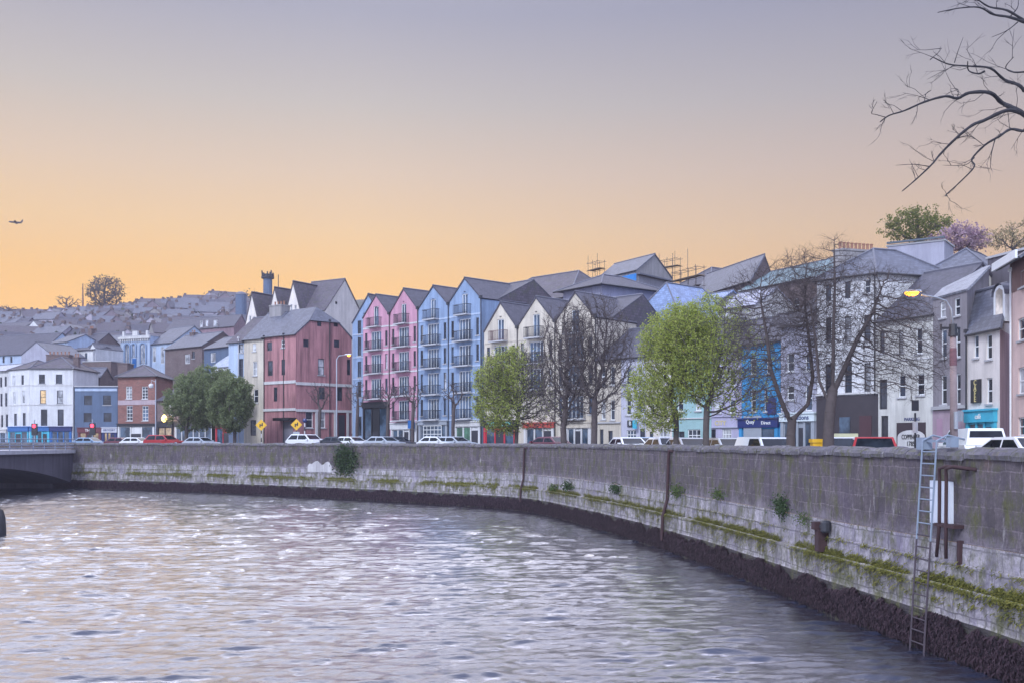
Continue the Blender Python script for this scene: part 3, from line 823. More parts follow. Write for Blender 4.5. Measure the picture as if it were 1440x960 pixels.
# lilac
h = House('lilac_house', 'lilac painted shop house with faded letters on its front beside the bright blue shop', 'shop house',
          (1000.5, 82.7), (1042.6, 80.3), (1020, 492), 9, 'gx', LILAC, SLATED,
          [(1009, 10, 564, 580, 'sw'), (1030, 9, 562, 580, 'sw'), (1009, 10, 520, 543, 'sw'), (1030, 9, 519, 542, 'sw'), (1003.5, 6, 603, 618, 'd'), (1022, 13, 602, 618, 'm')], rise=2.8)
h.band(1001, 1042, 584.5, 586, LILAC, d=.1)
tm = MB(); put_text(tm, h.fr, h.fr.u(1013), h.fr.z(1013, 594.5), -.012, 'CITY', .55, 0); part(tm, 'wall_lettering', GOLD, h.root)
h.band(1001, 1042, 600.3, 601.3, GREYF, d=.12, name='ledge')
# mint
h = House('mint_house', 'pale mint green rendered house with white ground floor windows', 'house',
          (945.5, 86), (1000.1, 82.7), (970, 492), 9, 'gx', MINT, SLATED,
          [(958.5, 8, 606, 622, 'd'), (976, 18, 603, 620, 'm'), (957, 8, 555, 578, 'sw'), (982, 8, 553, 577, 'sw'), (957, 8, 515, 538, 'sw'), (982, 8, 514, 537, 'sw')], rise=2.8)
h.band(946, 1000, 587.5, 589, W2, d=.1)
# beige
h = House('beige_house', 'beige rendered house with a dark doorway and a wide white shop window', 'house',
          (908.5, 88.2), (945.1, 86), (926, 498), 9, 'gx', CREAM2, SLATED,
          [(916, 5, 606, 624, 'd'), (934.5, 15, 603, 623, 'm'), (917, 6, 556, 580, 'sw'), (935, 6, 555, 579, 'sw'), (917, 6, 515, 538, 'sw'), (935, 6, 514, 537, 'sw')], rise=2.8)
h.chimney(-.6, 2.2, 3.6, 4.6, h.ze + 1, zat(455, 92), BRICKR, 5)
h.band(909, 945, 593, 595, SILL, d=.12)
# lilac white with B sign
h = House('lilac_white_house', 'lilac white house with a small dark square sign marked B', 'house',
          (873.5, 90.2), (908.1, 88.2), (890, 500), 9, 'gx', paint('render_lilac_white', (.52, .51, .6), .25), SLATED,
          [(888, 13, 604, 617, 'm'), (884, 7, 557, 583, 'sw'), (900, 6, 556, 582, 'sw'), (884, 7, 516, 540, 'sw'), (900, 6, 515, 539, 'sw'), (903.5, 7, 602, 624, 'd')], rise=3)
f = h.fr; m = MB(); m.box(f, f.u(883), f.u(891), -.1, -.003, f.z(887, 599.5), f.z(887, 590.5)); sg = part(m, 'square_sign', BLACKF, h.root)
tm = MB(); put_text(tm, f, f.u(887), f.z(887, 595), -.112, 'B', .5); sub(tm, 'lettering', WHITE, sg)
m = MB(); m.box(f, f.u(894.5), f.u(900), -.5, -.42, f.z(897, 602), f.z(897, 590)); part(m, 'hanging_sign', TEALF, h.root)
# cream narrow
h = House('cream_house', 'plain narrow cream house with tall sash windows right of the gabled cream row', 'house',
          (840, 92.4), (873.1, 90.2), (856, 503), 9, 'gx', CREAM, SLATED,
          [(848.5, 6, 562, 589, 'sw'), (861.5, 6, 562, 590, 'sw'), (848.5, 6, 516, 542, 'sw'), (861.5, 6, 515, 541, 'sw'), (846, 5, 603, 624, 'd'), (858.5, 6, 605, 622, 'd')], rise=3)
h.band(841, 873, 593, 595, SILL, d=.15)

# ------------------------------------------------------------------ gabled rows
def gabled(label, a, b, eave, apex, floors, wall, band, shop=None, top=None, railm=IRON, group=None, Dm=12, side=None, sidewin=True, french='f', cat='apartment house'):
    """one bay of the gabled apartment row: floors = [(y of window head, y of floor line)] at the bay centre"""
    A, B = P(a[0], HY, a[1]), P(b[0], HY, b[1]); f0 = Fr(A, B); w = f0.w; xm = (a[0] + b[0]) / 2; uc = w / 2
    zr = f0.z(xm, apex); ze = f0.z(xm, eave); wins = []; px = lambda u: (CX + F * f0.pt(u, 0, 0).x / f0.pt(u, 0, 0).y)
    items = []
    for i, (yt, yb) in enumerate(floors):
        if i == 0: items.append((uc - .45, uc + .45, f0.z(xm, yb), f0.z(xm, yt), 'f2'))
        else:
            items.append((uc - .95, uc + .95, f0.z(xm, yb), f0.z(xm, yt), french))
            if sidewin:
                hh = (f0.z(xm, yt) - f0.z(xm, yb))
                for uu in (.62, w - .62): items.append((uu - .22, uu + .22, f0.z(xm, yt) - hh * .82, f0.z(xm, yt) - .05, 'b'))
    h = House('gabled_house', label, cat, a, b, ze, 6.5, 'gy', wall, SLATED, rise=zr - ze, extra_holes=[q[:4] for q in items], group=group)
    for q in items: window(h.root, h.fr, *q)
    f = h.fr
    for i, (yt, yb) in enumerate(floors):
        hw = 1.05 if i == 0 else 1.3; z = f0.z(xm, yb); m = MB()
        m.box(f, uc - hw, uc + hw, -.75, -.003, z - .16, z - .03, 0)
        m.box(f, uc - hw, uc + hw, -.74, -.70, z + .95, z + 1.0, 1); m.box(f, uc - hw, uc + hw, -.735, -.705, z + .06, z + .1, 1)
        k = 15 if i else 12
        for j in range(k + 1):
            u = uc - hw + .02 + (2 * hw - .04) * j / k; m.box(f, u - .014, u + .014, -.735, -.708, z - .03, z + .95, 1)
        for u in (uc - hw + .02, uc + hw - .02):
            m.box(f, u - .02, u + .02, -.7, -.003, z + .95, z + 1.0, 1)
            for j in range(1, 5): m.box(f, u - .014, u + .014, -.7 + j * .14 - .014, -.7 + j * .14 + .014, z - .03, z + .95, 1)
        part(m, 'balcony', [SILL, railm], h.root)
        if i > 0 or True:
            zz = z - .1
            for u0, u1 in ((0.02, uc - hw - .003), (uc + hw + .003, w - .02)):
                m = MB(); m.box(f, u0, u1, -.05, -.003, zz - .09, zz + .07); part(m, 'string_course', band, h.root)
    m = MB(); m.lathe(f.pt(uc, -.02, zr - 1.45), [(.13, -.02), (.13, .02)], 8); part(m, 'gable_vent', IRON, h.root)
    # long ridged roof behind the cross gable
    m = MB(); zk = zr + .35; y0, y1 = 2.2, Dm; ym = (y0 + y1) / 2 + .5; sl = (zk - ze) / (ym - y0)
    m.slab([f.pt(0, y0, ze), f.pt(w, y0, ze), f.pt(w, ym, zk), f.pt(0, ym, zk)], .12); m.slab([f.pt(0, ym, zk), f.pt(w, ym, zk), f.pt(w, y1, ze), f.pt(0, y1, ze)], .12)
    for u in (0.01, w - .01): m.poly([f.pt(u, y0, ze), f.pt(u, y1, ze), f.pt(u, ym, zk)], 1)
    for u in (0.0, w): m.poly([f.pt(u, 6.4, h.z0), f.pt(u, y1, h.z0), f.pt(u, y1, ze), f.pt(u, 6.4, ze)], 1)
    m.tube(f.pt(0, ym, zk + .03), f.pt(w, ym, zk + .03), .09, n=5, mi=2)
    part(m, 'main_roof', [SLATED, side or wall, LEAD], h.root)
    m = MB(); u = w - .01; m.tube(f.pt(u, -.07, h.z0), f.pt(u, -.07, ze - .1), .055, n=6); m.box(f, u - .16, u + .16, -.24, -.003, ze - .1, ze + .2); part(m, 'drainpipe', GUT, h.root)
    return h

pg = [(432, 458), (464, 491), (498, 524), (532, 559)]
h = gabled('pink gabled apartment house with iron balconies, next to the narrow blue gable', (510.5, 118.3), (548, 114.8), 444, 414.5,
           [(431, 459), (466, 491.5), (498, 524.5), (532, 560)], PINK, W2)
h.shop(511.5, 547, 566, 573, BLACKF, BLACKF, nwin=3, doors=(1,), tsize=.5)
h = gabled('pink gabled apartment house with iron balconies, next to the first blue one', (548.3, 114.8), (588, 111), 437, 406,
           [(427.5, 454.5), (460, 487), (494, 521), (528.5, 555.5), (562.5, 590)], PINK, W2)
h.shop(551, 587, 595, 603, W1, W1, nwin=4, doors=(2,), glassm=GSHOP)
m = MB(); f = h.fr; m.box(f, f.u(579.5), f.u(587.5), -.6, -.45, f.z(583, 602), f.z(583, 590.5)); part(m, 'blue_sign', BLUEF, h.root)
h = gabled('blue gabled apartment house with iron balconies, next to the pink pair', (588.3, 111), (631, 107.3), 431, 402,
           [(421, 448.5), (455, 484), (490, 517), (524, 554), (560, 589)], BLUE, PBLUE)
h.shop(590, 630, 592, 597, GREYF, GREYF, style='grid', nwin=2, text=None)
window(h.root, Fr(h.pt(0, -.28, 0), h.pt(h.w, -.28, 0)), h.fr.u(597), h.fr.u(623), h.fr.z(610, 622), h.fr.z(610, 597.5), 'grid')
h = gabled('blue gabled apartment house with iron balconies, highest of the four gables beside the cream row', (631.3, 107.3), (677, 103.4), 422, 391,
           [(413.5, 442), (448.5, 478.5), (485, 513.5), (521, 551), (556, 588)], BLUE, PBLUE, side=SLATEP)
h.shop(640, 676.5, 593, 599, W1, W2, nwin=3, doors=(2,), glassm=glass('shop_glass_green', (.06, .16, .1), .1))
# narrow blue bay seen behind the first pink house
h = House('blue_gable_house', 'narrow sliver of a blue house between the pink corner building and the pink gables', 'apartment house',
          (495.6, 124), (541, 121.5), (515, 452), 9, 'gy', BLUE, SLATED,
          [(505.5, 5, 451, 470, 'b'), (505.5, 5, 474, 500, 'b'), (505.5, 5, 508, 530, 'b'), (505.5, 5, 536, 558, 'b'), (513.5, 5, 440, 449, 'b'), (505.5, 6, 585, 612, 'd')], rise=zat(414, 122.6) - zat(452, 122.6))
for yy in (471, 503, 533): h.band(496, 512, yy - 1, yy + .6, PBLUE)

CG = [(425, 448), (485, 480)]
h = gabled('cream gabled apartment house beside the blue row, its bottom behind a leafy green tree', (681, 102.7), (728, 99.4), 463, 425,
           [(449, 479), (486, 514), (521, 549)], CREAM, CREAM, top=None, railm=plain('rusty_rail', (.13, .07, .07), .6))
h.shop(681.5, 727, 592, 600, REDF, BLACKF, nwin=3, doors=(1,), text='TANDOORI', tcol=CYANL, tsize=.62)
h = gabled('cream gabled apartment house, middle one of the cream three', (728.3, 99.4), (781, 95.8), 455, 417.5,
           [(442, 474), (480, 510), (518, 547)], CREAM, CREAM)
h.shop(738, 780, 595, 601, W2, plain('paint_redorange', (.5, .07, .05), .5), nwin=3, doors=(2,))
h = gabled('cream gabled apartment house behind bare trees, nearest the lower shops', (781.3, 95.8), (838, 92.5), 448, 410.5,
           [(436, 468), (474, 505), (513, 545), (556, 588)], CREAM, CREAM, side=SLATEP)
h.shop(796, 832, 594, 601, W1, CREAM, nwin=3, doors=(1,))

# ------------------------------------------------------------------ old pink corner building and its cream neighbours
ze = zat(468, 122)
h = House('pink_corner_building', 'weathered pink corner building with a steep slate roof and stained walls', 'corner building',
          (370.5, 125.6), (416, 122), ze, 8.2, 'halfhip', PINKD, SLATE,
          [(379, 7, 481, 493, 'd'), (398, 5, 478, 489, 'sw'), (380, 7, 507, 528, 'd'), (398.3, 5, 505, 527, 'd'), (387.4, 5, 544, 564, 'd')],
          [(449, 6, 452, 459, 'd'), (472.3, 6, 453, 459.5, 'd'), (430.5, 8, 477, 488, 'd'), (473.6, 8, 478, 488.5, 'd'), (451.7, 9, 504, 527, 'sd'), (490.5, 5, 505, 527, 'd'),
           (452.4, 9, 544, 561, 'd'), (478, 7, 544, 563, 'd'), (434.9, 10, 578, 601, 'sw'), (453, 9, 578, 601, 'sw')], rise=3.6, hipin=(1.9, zat(468, 122) + 1.7), c=(494.5, 127.5))
for side, a, b in (('f', 371, 416), ('r', 416, 494)):
    h.band(a, b, 536.5, 540.5, W2, side, .1); h.band(a, b, 574.5, 578, W2, side, .14)
fr = h.frr
for x in (444.7, 471, 488.4): h.box('pilaster', x - 1.6, x + 1.6, 578.5, None, -.12, -.003, W2, 'r')
h.box('ground_panel', 471.5, 488, 579, None, -.06, -.003, MAROON, 'r')
h.box('door', 475.5, 484, 583, None, -.1, -.065, DARKF, 'r')
h.box('porch', 394, 417, 587, 591, -1.2, -.003, BLACKF, 'f'); h.box('doorway', 398, 412, 592, None, -.04, -.003, plain('grey_door', (.2, .19, .23), .7), 'f')
h.pipe(399.5, 471); h.pipe(463, 452, 'r'); h.pipe(372, 474)
h = House('cream_townhouse', 'cream townhouse with pale sash windows sharing the slate roof of the pink corner building', 'house',
          (343, 127.6), (370.3, 125.6), ze - .15, 8.2, 'gx', CREAM, SLATE,
          [(357.6, 5, 483, 494, 'sp'), (358.7, 6, 508, 528, 'sp'), (360, 6, 547, 566, 'sw'), (356, 8, 590, 612, 'd')], rise=3.6)
h.chimney(1.0, 3.2, 3.4, 4.9, ze + 2.4, zat(433, 131), CONC, 4)
h = House('pale_blue_townhouse', 'pale blue narrow townhouse with a blue window strip, next to the cream townhouse', 'house',
          (321.5, 129.3), (342.7, 127.6), ze - .35, 8.2, 'gx', PBLUE, SLATEP, [(339, 6, 484, 496, 'b'), (339, 6, 504, 530, 'b')], rise=3.4)
h.pipe(336, 476, mat=W2)

# ------------------------------------------------------------------ low fronts behind the round green trees
h = House('red_front_house', 'low brick house with red doors behind the round green trees', 'house', (303, 137), (336, 131.5), (318, 566), 8, 'gx', BRICKD, SLATED,
          [(315, 6, 576, 590, 'sw'), (328, 6, 576, 590, 'sw')], rise=2.5)
h.shop(304.5, 335, 596, 601, REDF, MAROON, nwin=3, doors=(1,))
h = House('dark_pub', 'low dark pub with a black sign board and white mullioned windows behind the round trees', 'pub', (221, 146), (302, 137), (262, 560), 9, 'gx', BRICKD, SLATED,
          [(240, 6, 568, 583, 'sw'), (262, 6, 567, 583, 'sw'), (284, 6, 566, 582, 'sw')], rise=2.6)
h.shop(222.5, 244, 593, 600, BLACKF, BLACKF, nwin=2, glassm=GSHOPLIT)
h.shop(247, 300, 592, 599, W1, BLACKF, nwin=6, glassm=GSHOP)
# brick house with white windows
h = House('brick_house', 'red brown brick house with four white georgian windows and a white pilastered shop front', 'house', (165.8, 150), (218.8, 148), (190, 528.5), 9.5, 'hip', BRICKR, SLATEP,
          [(181.4, 8.5, 543, 560.5, 'g'), (203.7, 8.5, 543, 560.5, 'g'), (182.2, 8.5, 570, 591, 'g'), (204.3, 8.5, 570, 591, 'g')], rise=1.9, c=(243, 158), over=.45)
h.band(166, 218.5, 562.5, 569, paint('render_mauve_band', (.42, .33, .36), .3), d=.03)
h.shop(166.5, 218, 596, 599, W1, BLACKF, nwin=3, doors=(1,))
# slate blue house
h = House('slate_blue_house', 'slate blue parapet house with four dark windows over two small shops', 'shop house', (105, 150), (165.4, 150), (135, 543.5), 9, 'flat', BLUES, LEAD,
          [(123.8, 11, 555.5, 569, 'd'), (150.6, 11, 555.5, 569, 'sd'), (123.3, 11, 580, 593, 'd'), (151.3, 11, 580, 592.5, 'd')])
h.band(105.5, 165, 546, 549.5, PBLUE, d=.08)
h.shop(110, 142.5, 601.5, 607.5, MAROON, MAROON, nwin=3, doors=(1,), glassm=GSHOPLIT, text='THAI', tsize=.55)
h.shop(144, 164.5, 601, 607.5, NAVY, plain('sign_grey', (.5, .5, .56), .5), nwin=3, doors=(2,), glassm=GSHOPLIT, text='GROCERY', tcol=NAVY, tsize=.4)
h.chimney(3.9, 5.4, 6.5, 7.6, h.ze - .4, zat(512, 157), BRICKD, 0)
h2 = House('', '', '', (112, 159.5), (141, 159.5), zat(529, 159), 5, 'gx', BRICKD, SLATE, root=h.root, rise=1.6, z0=h.z0)
# white corner pub
h = House('white_corner_pub', 'white corner pub with a blue ground floor and two lit upstairs windows', 'pub', (42, 150), (103.5, 150), (70, 517), 9, 'hip', W1, SLATEP,
          [(59, 8.5, 526, 539, 'sd'), (83, 9, 526, 539, 'sd'), (60.5, 8.5, 548, 567, 'lit'), (84.3, 8.5, 548.5, 567, 'cur'), (62, 9, 575, 598, 'd'), (85.3, 8.5, 575, 598, 'd')], rise=1.9, over=.2)
h.shop(42.5, 70, 600, 605.5, TEALF, BLUEF, nwin=3, doors=(2,)); h.shop(70.5, 101, 600, 605.5, BLUEF, NAVY, nwin=3)
for yy in (541, 568.5): h.band(42.5, 103, yy - .8, yy + .8, W2)
h.chimney(-1.0, 2.6, 7.4, 8.8, h.ze - .5, zat(500, 158), BRICKD, 6); h.chimney(5.2, 6.0, 3, 3.8, h.ze, zat(503, 153), BRICKD, 2)
h.pipe(103, 519, mat=W2)
hl = House('', '', '', (11.5, 153.5), (41.7, 150), h.ze, 6, 'hip', W1, SLATEP, [(19.5, 4, 528, 542, 'pale'), (31.8, 3.5, 527, 541, 'd'), (20.3, 4, 551, 568, 'pale'), (33, 4, 549, 567, 'pale'),
      (21.7, 4, 581, 598, 'd'), (34, 4, 580, 598, 'd')], root=h.root, rise=1.5, z0=h.z0, over=.15)
hl.shop(13, 41, 600, 606, TEALF, BLUEF, nwin=3, doors=(1,))
for yy in (542.5, 569.5): hl.band(12, 41.5, yy - .8, yy + .8, W2)
h = House('white_quay_house', 'long white rendered house with paired narrow windows cut by the left edge of the frame', 'house', (-34, 158), (11.2, 153.5), (0, 521), 8, 'gx', W2, slate('slate_pale', (.4, .4, .45), .5),
          [(1.5, 3, 530, 544, 'd'), (8, 3, 529, 543, 'd'), (2, 3, 553, 571, 'd'), (8.7, 3, 552, 571, 'd'), (3, 3, 583, 600, 'd'), (9.7, 3, 582, 600, 'd'), (-12, 4, 531, 545, 'd'), (-12, 4, 555, 573, 'd')], rise=1.3)
h.shop(-30, 10.5, 604, 608, PBLUE, W2, nwin=5)
# ------------------------------------------------------------------ second row and hillside buildings
def hz(px, Y, dz=-1.0):
    x = (px - CX) / F * Y; return ground_z(x, Y) + dz

def back(name, label, a, b, eave_py, ridge_py, depth, roof, wall, roofm, wins=(), rwins=(), c=None, cat='house', over=.25, **k):
    xm = (a[0] + b[0]) / 2; A, B = P(a[0], HY, a[1]), P(b[0], HY, b[1]); fr = Fr(A, B); ze = fr.z(xm, eave_py)
    dd = depth if c is None else 0
    ym = fr.Y(xm) + (0 if roof == 'gy' else (depth / 2 if roof != 'lean' else depth))
    return House(name, label, cat, a, b, ze, depth, roof, wall, roofm, wins, rwins, rise=zat(ridge_py, ym) - ze if ridge_py else 0, c=c, over=over, **k)

# behind the right hand white houses
back('slate_hip_house', 'slate hipped roof house rising behind the white garage house', (1292, 84), (1392, 80), 385, 357.5, 9, 'hip', W2, SLATE, over=.4)
h = back('lantern_roof_house', 'pale flat roofed block with a dark edge behind the slate roofs on the right', (1248, 97), (1328, 94), 343, None, 4, 'flat', GREYL, LEAD, cat='building')
h.band(1247, 1329, 341.5, 344, plain('dark_edge', (.07, .09, .11), .5), d=.3)
back('dark_gable_wall', 'tall plain dark rendered block behind the grey house and cafe dormer', (1389, 68), (1452, 64), 357, None, 6, 'flat', paint('render_dark', (.13, .115, .135), .5), LEAD, cat='building')
# centre back
h = back('teal_roof_house', 'long purple brick house with a faded teal copper roof behind the bare trees', (1040, 108), (1172, 96), 396, 374, 9, 'gx', BRICKD, plain('copper_roof', (.13, .19, .21), .6), [(1060, 8, 420, 438, 'sw'), (1090, 8, 420, 438, 'sw'), (1120, 8, 420, 438, 'sw'), (1150, 8, 420, 438, 'sw')])
h = back('receding_slate_house', 'slate roofed house whose ridge climbs to a gable on the skyline behind the leafy trees', (976, 121), (1056, 108), 404, 374, 10, 'gx', BRICKD, SLATE, c=(1092, 116), over=.5)
back('white_gable_shed', 'small house with a pale grey roof peeking over the leafy tree tops', (1010, 100), (1062, 96), 431, 412, 6, 'gx', W2, slate('slate_pale2', (.34, .34, .42), .5))
back('pale_roof_cottage', 'small cottage with a pale blue roof right of the large blue slate roof', (948, 108), (992, 104), 441, 416, 8, 'gx', CONC, SLATEB)
h = back('brown_roof_house', 'dark brown hipped roof house beside the scaffolding', (944, 128), (1000, 122), 402, 381, 9, 'hip', BRICKD, SLATED)
h = back('scaffolded_house', 'house under repair with white roof level windows, a blue sheet and a grey boarded gable', (839, 136), (895, 128.5), 386, 366, 8, 'gx', CONC, SLATE,
         [(848, 8, 389, 397, 'pale'), (860, 8.5, 388, 396, 'pale'), (874, 9, 386, 395, 'pale'), (888, 9, 384.5, 393.5, 'pale')], c=(945, 135), over=.15)
h.band(846, 895, 396, 405.5, plain('blue_sheet', (.02, .2, .55), .45, 0, .35, 1), d=.12, name='blue_sheeting')
h.band(895, 945, 384, 386, LEAD, 'r', .5, name='ledge'); h.band(897, 943, 388, 420, paint('boarding', (.26, .25, .28), .5), 'r', .08, name='gable_boarding')
def scaffold(label, pa, pb, lev, y0, y1, tall):
    A, B = P(pa[0], HY, pa[1]), P(pb[0], HY, pb[1]); fr = Fr(A, B); zb = min(hz(pa[0], pa[1]), hz(pb[0], pb[1])); zt = zat(y0, pa[1])
    t = thing('scaffolding', ((A.x + B.x) / 2, (A.y + B.y) / 2, zb), label, 'scaffolding'); m = MB()
    n = max(2, int(fr.w / 2) + 1)
    for i in range(n + 1):
        for d in (0, 1.2):
            m.tube(fr.pt(fr.w * i / n, d, zb), fr.pt(fr.w * i / n, d, zt + (tall if i % 2 == 0 and d == 0 else 0)), .03, n=5)
    part(m, 'upright_poles', plain('scaffold_tube', (.1, .085, .085), .5, .5), t); m = MB(); b = MB()
    for k in range(lev):
        z = zt - .3 - k * 1.05
        for d in (0, 1.2): m.tube(fr.pt(-.4, d, z), fr.pt(fr.w + .4, d, z), .027, n=5)
        for i in range(n + 1): m.tube(fr.pt(fr.w * i / n, -.2, z + .05), fr.pt(fr.w * i / n, 1.4, z + .05), .025, n=5)
        if k % 2 == 1: b.box(fr, -.3, fr.w + .3, .1, 1.1, z + .1, z + .16)
    part(m, 'cross_tubes', MATS['scaffold_tube'], t); part(b, 'boards', plain('scaffold_board', (.25, .17, .1), .8), t)
scaffold('scaffolding rising at the far end of the house with the blue sheet', (827, 140), (840, 138), 4, 368, 395, .8)
scaffold('scaffolding with plank decks behind the grey boarded gable', (927, 138), (949, 136), 4, 364, 395, .7)
scaffold('scaffolding with tall thin poles in front of the brown hipped roof', (946, 118), (978, 114), 5, 380, 430, 2.0)
h = back('blue_slate_roof_house', 'big plain blue slate hipped roof above the red brick chimney', (866, 104), (964, 97), 471, 405.5, 11, 'hip', CONC, SLATEB, hipin=2.6, over=.3)
h = back('dark_warehouse', 'large dark brown hipped roof block looming behind the cream gabled row', (672, 122), (800, 112), 425, 389, 12, 'hip', paint('render_lilac_dark', (.3, .28, .36), .3), SLATEP, hipin=3.5)
h = back('low_hip_house', 'lavender walled block with a low dark hipped roof and wide eaves', (792, 111), (846, 106), 405, 392, 9, 'hip', paint('render_lavender', (.42, .41, .52), .3), SLATED, over=.8)

# cream gabled block behind the pink corner
h = back('cream_gable_block', 'cream apartment block with a big plain gable end above the pink corner building', (410, 156.5), (457, 153), 437, 395.5, 11, 'gx', CREAM2, SLATEP, [(412, 4, 431, 439, 'pale'), (419, 5, 431, 439, 'pale')], rwins=[(473, 3, 424, 428, 'd')], c=(511, 163), over=.2, cat='apartment house')
for i, (pa, pb, ap, ev, Y) in enumerate(((345.5, 363.5, 411, 452, 158), (378, 395, 404, 441, 157), (402.5, 422.5, 395.5, 436, 154.5))):
    lab = ('leftmost steep cream gable with white windows on the hill behind the cream townhouse', 'middle steep cream gable on the hill, in front of the dark tower', 'steep cream gable joined to the big gable end block')[i]
    A, B = (pa, Y + 1.6), (pb, Y); fr = Fr(P(pa, HY, A[1]), P(pb, HY, B[1])); ze = fr.z((pa + pb) / 2, ev); xm = (pa + pb) / 2
    House('steep_gable_house', lab, 'apartment house', A, B, ze, 9, 'gy', CREAM2, SLATEP, [(xm - 3, 3, ev - 8, ev + 3, 'pale'), (xm + 3, 3, ev - 7, ev + 3, 'pale')], rise=fr.z(xm, ap) - ze, group='steep cream gables')
# tower and dome on the skyline
t = thing('water_tower', P(376.5, 0, 300) * Vector((1, 1, 0)) + Vector((0, 0, hz(376.5, 300))), 'slim blue grey tower with a dark ragged crown against the orange sky', 'tower')
c = P(376.5, 620, 300); zb, zt = hz(376.5, 300), zat(392, 300); m = MB(); m.lathe(Vector((c.x, c.y, zb)), [(1.5, 0), (1.35, zt - zb)], 12); part(m, 'shaft', BLUES, t)
m = MB(); m.lathe(Vector((c.x, c.y, zt + .002)), [(1.9, 0), (2.0, .5), (1.5, .7), (1.5, 1.3)], 12)
for k in range(9): a = k * .7; m.tube(Vector((c.x + 1.6 * math.cos(a), c.y + 1.6 * math.sin(a), zt + .4)), Vector((c.x + 1.7 * math.cos(a), c.y + 1.7 * math.sin(a), zt + 1.5 + (k % 3) * .4)), .22, n=5)
part(m, 'crown', IRON, t)
m = MB(); m.tube(Vector((c.x + 3.2, c.y, zb)), Vector((c.x + 3.2, c.y, zt + 1.2)), .12, n=5); part(m, 'mast', IRON, t)
t = thing('domed_building', P(339, 0, 330) * Vector((1, 1, 0)) + Vector((0, 0, hz(339, 330))), 'grey building with a rounded top on the hill skyline left of the cream gables', 'building')
c = P(339, 620, 330); zb, zt = hz(339, 330) - 2, zat(415, 330); m = MB(); m.lathe(Vector((c.x, c.y, zb)), [(1.8, 0), (1.8, zt - zb)], 16); part(m, 'wall', BLUES, t)
m = MB(); m.lathe(Vector((c.x, c.y, zt + .003)), [(1.9, 0), (1.85, .2), (1.5, .7), (.9, 1.0), (.2, 1.1)], 16); part(m, 'roof', LEAD, t)
m = MB(); m.tube(P(116.5, 432, 480), P(116.5, 399, 480), .5, .25, 6); o = part(m, 'radio_mast', plain('mast_rust', (.2, .09, .05), .7), None)
tag(o, 'thin reddish radio mast on the skyline left of the big round tree', 'mast')

# chapel with arched windows
h = back('chapel_wing_house', 'pale blue hall with three tall arches, a bracketed cornice and long windowed wings', (169.5, 207), (210.5, 204), 473, None, 9, 'flat', PBLUE, LEAD, cat='hall')
f = h.fr
m = MB()
for px, ww, yt, yb in ((179.4, 10, 483, 510), (188.8, 7.5, 483, 502), (201.5, 11, 482, 511)):
    uc = f.u(px); r = ww / 2 / F * 205; z1 = f.z(px, yt) - r; z0 = f.z(px, yb)
    g = MB(); pts = [(uc - r * .7, z0), (uc + r * .7, z0)] + [(uc + r * .7 * math.cos(math.pi * k / 8), z1 + r * .7 * math.sin(math.pi * k / 8)) for k in range(9)]
    g.poly([f.pt(u, -.02, z) for u, z in pts]); w = part(g, 'arched_window', GLP, h.root)
    fm = MB(); fm.path([f.pt(uc - r, -.1, z0), f.pt(uc - r, -.1, z1)] + [f.pt(uc + r * math.cos(math.pi * (1 - k / 8)), -.1, z1 + r * math.sin(math.pi * (1 - k / 8))) for k in range(1, 9)] + [f.pt(uc + r, -.1, z0)], .22, 6)
    fm.tube(f.pt(uc, -.06, z0), f.pt(uc, -.06, z1 + r * .6), .07, n=5); sub(fm, 'arch_moulding', BLUE, w)
m = MB()
m.box(f, -.3, f.w + .3, -.5, -.003, f.z(190, 476.5), f.z(190, 473.5))
for k in range(13): u = f.w * (k + .5) / 13; m.box(f, u - .12, u + .12, -.4, -.003, f.z(190, 480), f.z(190, 476.6))
part(m, 'bracketed_cornice', W2, h.root)
for xa, xb in ((172, 174.5), (186, 193), (205, 207.5)): m = MB(); m.box(f, f.u(xa), f.u(xb), 0, .5, h.ze + .17, h.ze + 1.1); part(m, 'parapet_block', W2, h.root)
m = MB(); m.box(f, f.u(186.5), f.u(192), -.12, -.003, h.z0, f.z(189, 504)); part(m, 'door', BLUEF, h.root)
xw = House('', '', '', (129, 213), (169, 207.6), Fr(P(129, HY, 213), P(169, HY, 207.6)).z(150, 489), 9, 'gx', PBLUE, SLATE, [(146.8, 4, 496, 508, 'pale'), (156.4, 4, 495, 508, 'pale'), (166, 4, 494, 510, 'pale'), (137, 4, 497, 508, 'pale')], root=h.root, rise=3.2, z0=h.z0)
xw = House('', '', '', (211, 205), (243, 200), Fr(P(211, HY, 205), P(243, HY, 200)).z(227, 482), 10, 'gx', PBLUE, SLATE, [(217, 4.5, 488, 509, 'pale'), (228.5, 5, 488, 511, 'pale'), (238, 4, 487, 508, 'pale')], root=h.root, rise=3.6, z0=h.z0)
# others on the slope, left half
h = back('ivy_brick_house', 'dark brick house with ivy and one white window below the long terrace', (232, 188), (284, 181), 488, 470, 9, 'gx', BRICKD, SLATE, [(263.7, 7, 498, 511, 'pale'), (272, 4, 494, 504, 'sd')])
h.chimney(2.0, 3.2, 4, 5, h.ze + 1.5, zat(469, 190), BRICKD, 2)
h = back('long_modern_terrace', 'long dark roofed terrace with small white dormers ending in a purple gable', (232, 268), (329, 255), 462, 446, 10, 'gx', paint('render_brown', (.26, .17, .2), .4), SLATED, [(283, 4, 451, 460, 'pale'), (291, 4, 450, 459, 'pale'), (303, 6, 450, 462, 'pale')], c=(350, 267))
h = back('slate_blue_hill_house', 'slate blue house with skylight roof and one white window beside the white lean to', (287, 175), (322, 170), 488, 474, 8, 'gx', BLUES, SLATE, [(299.6, 7, 496, 509, 'pale')])
h = back('white_lean_to_house', 'small white house with a pale slate lean to roof just above the round green trees', (297, 160), (323, 157), 515, 491, 5, 'lean', W1, slate('slate_pale3', (.3, .34, .42), .5), [(311, 7, 519, 527, 'd')])
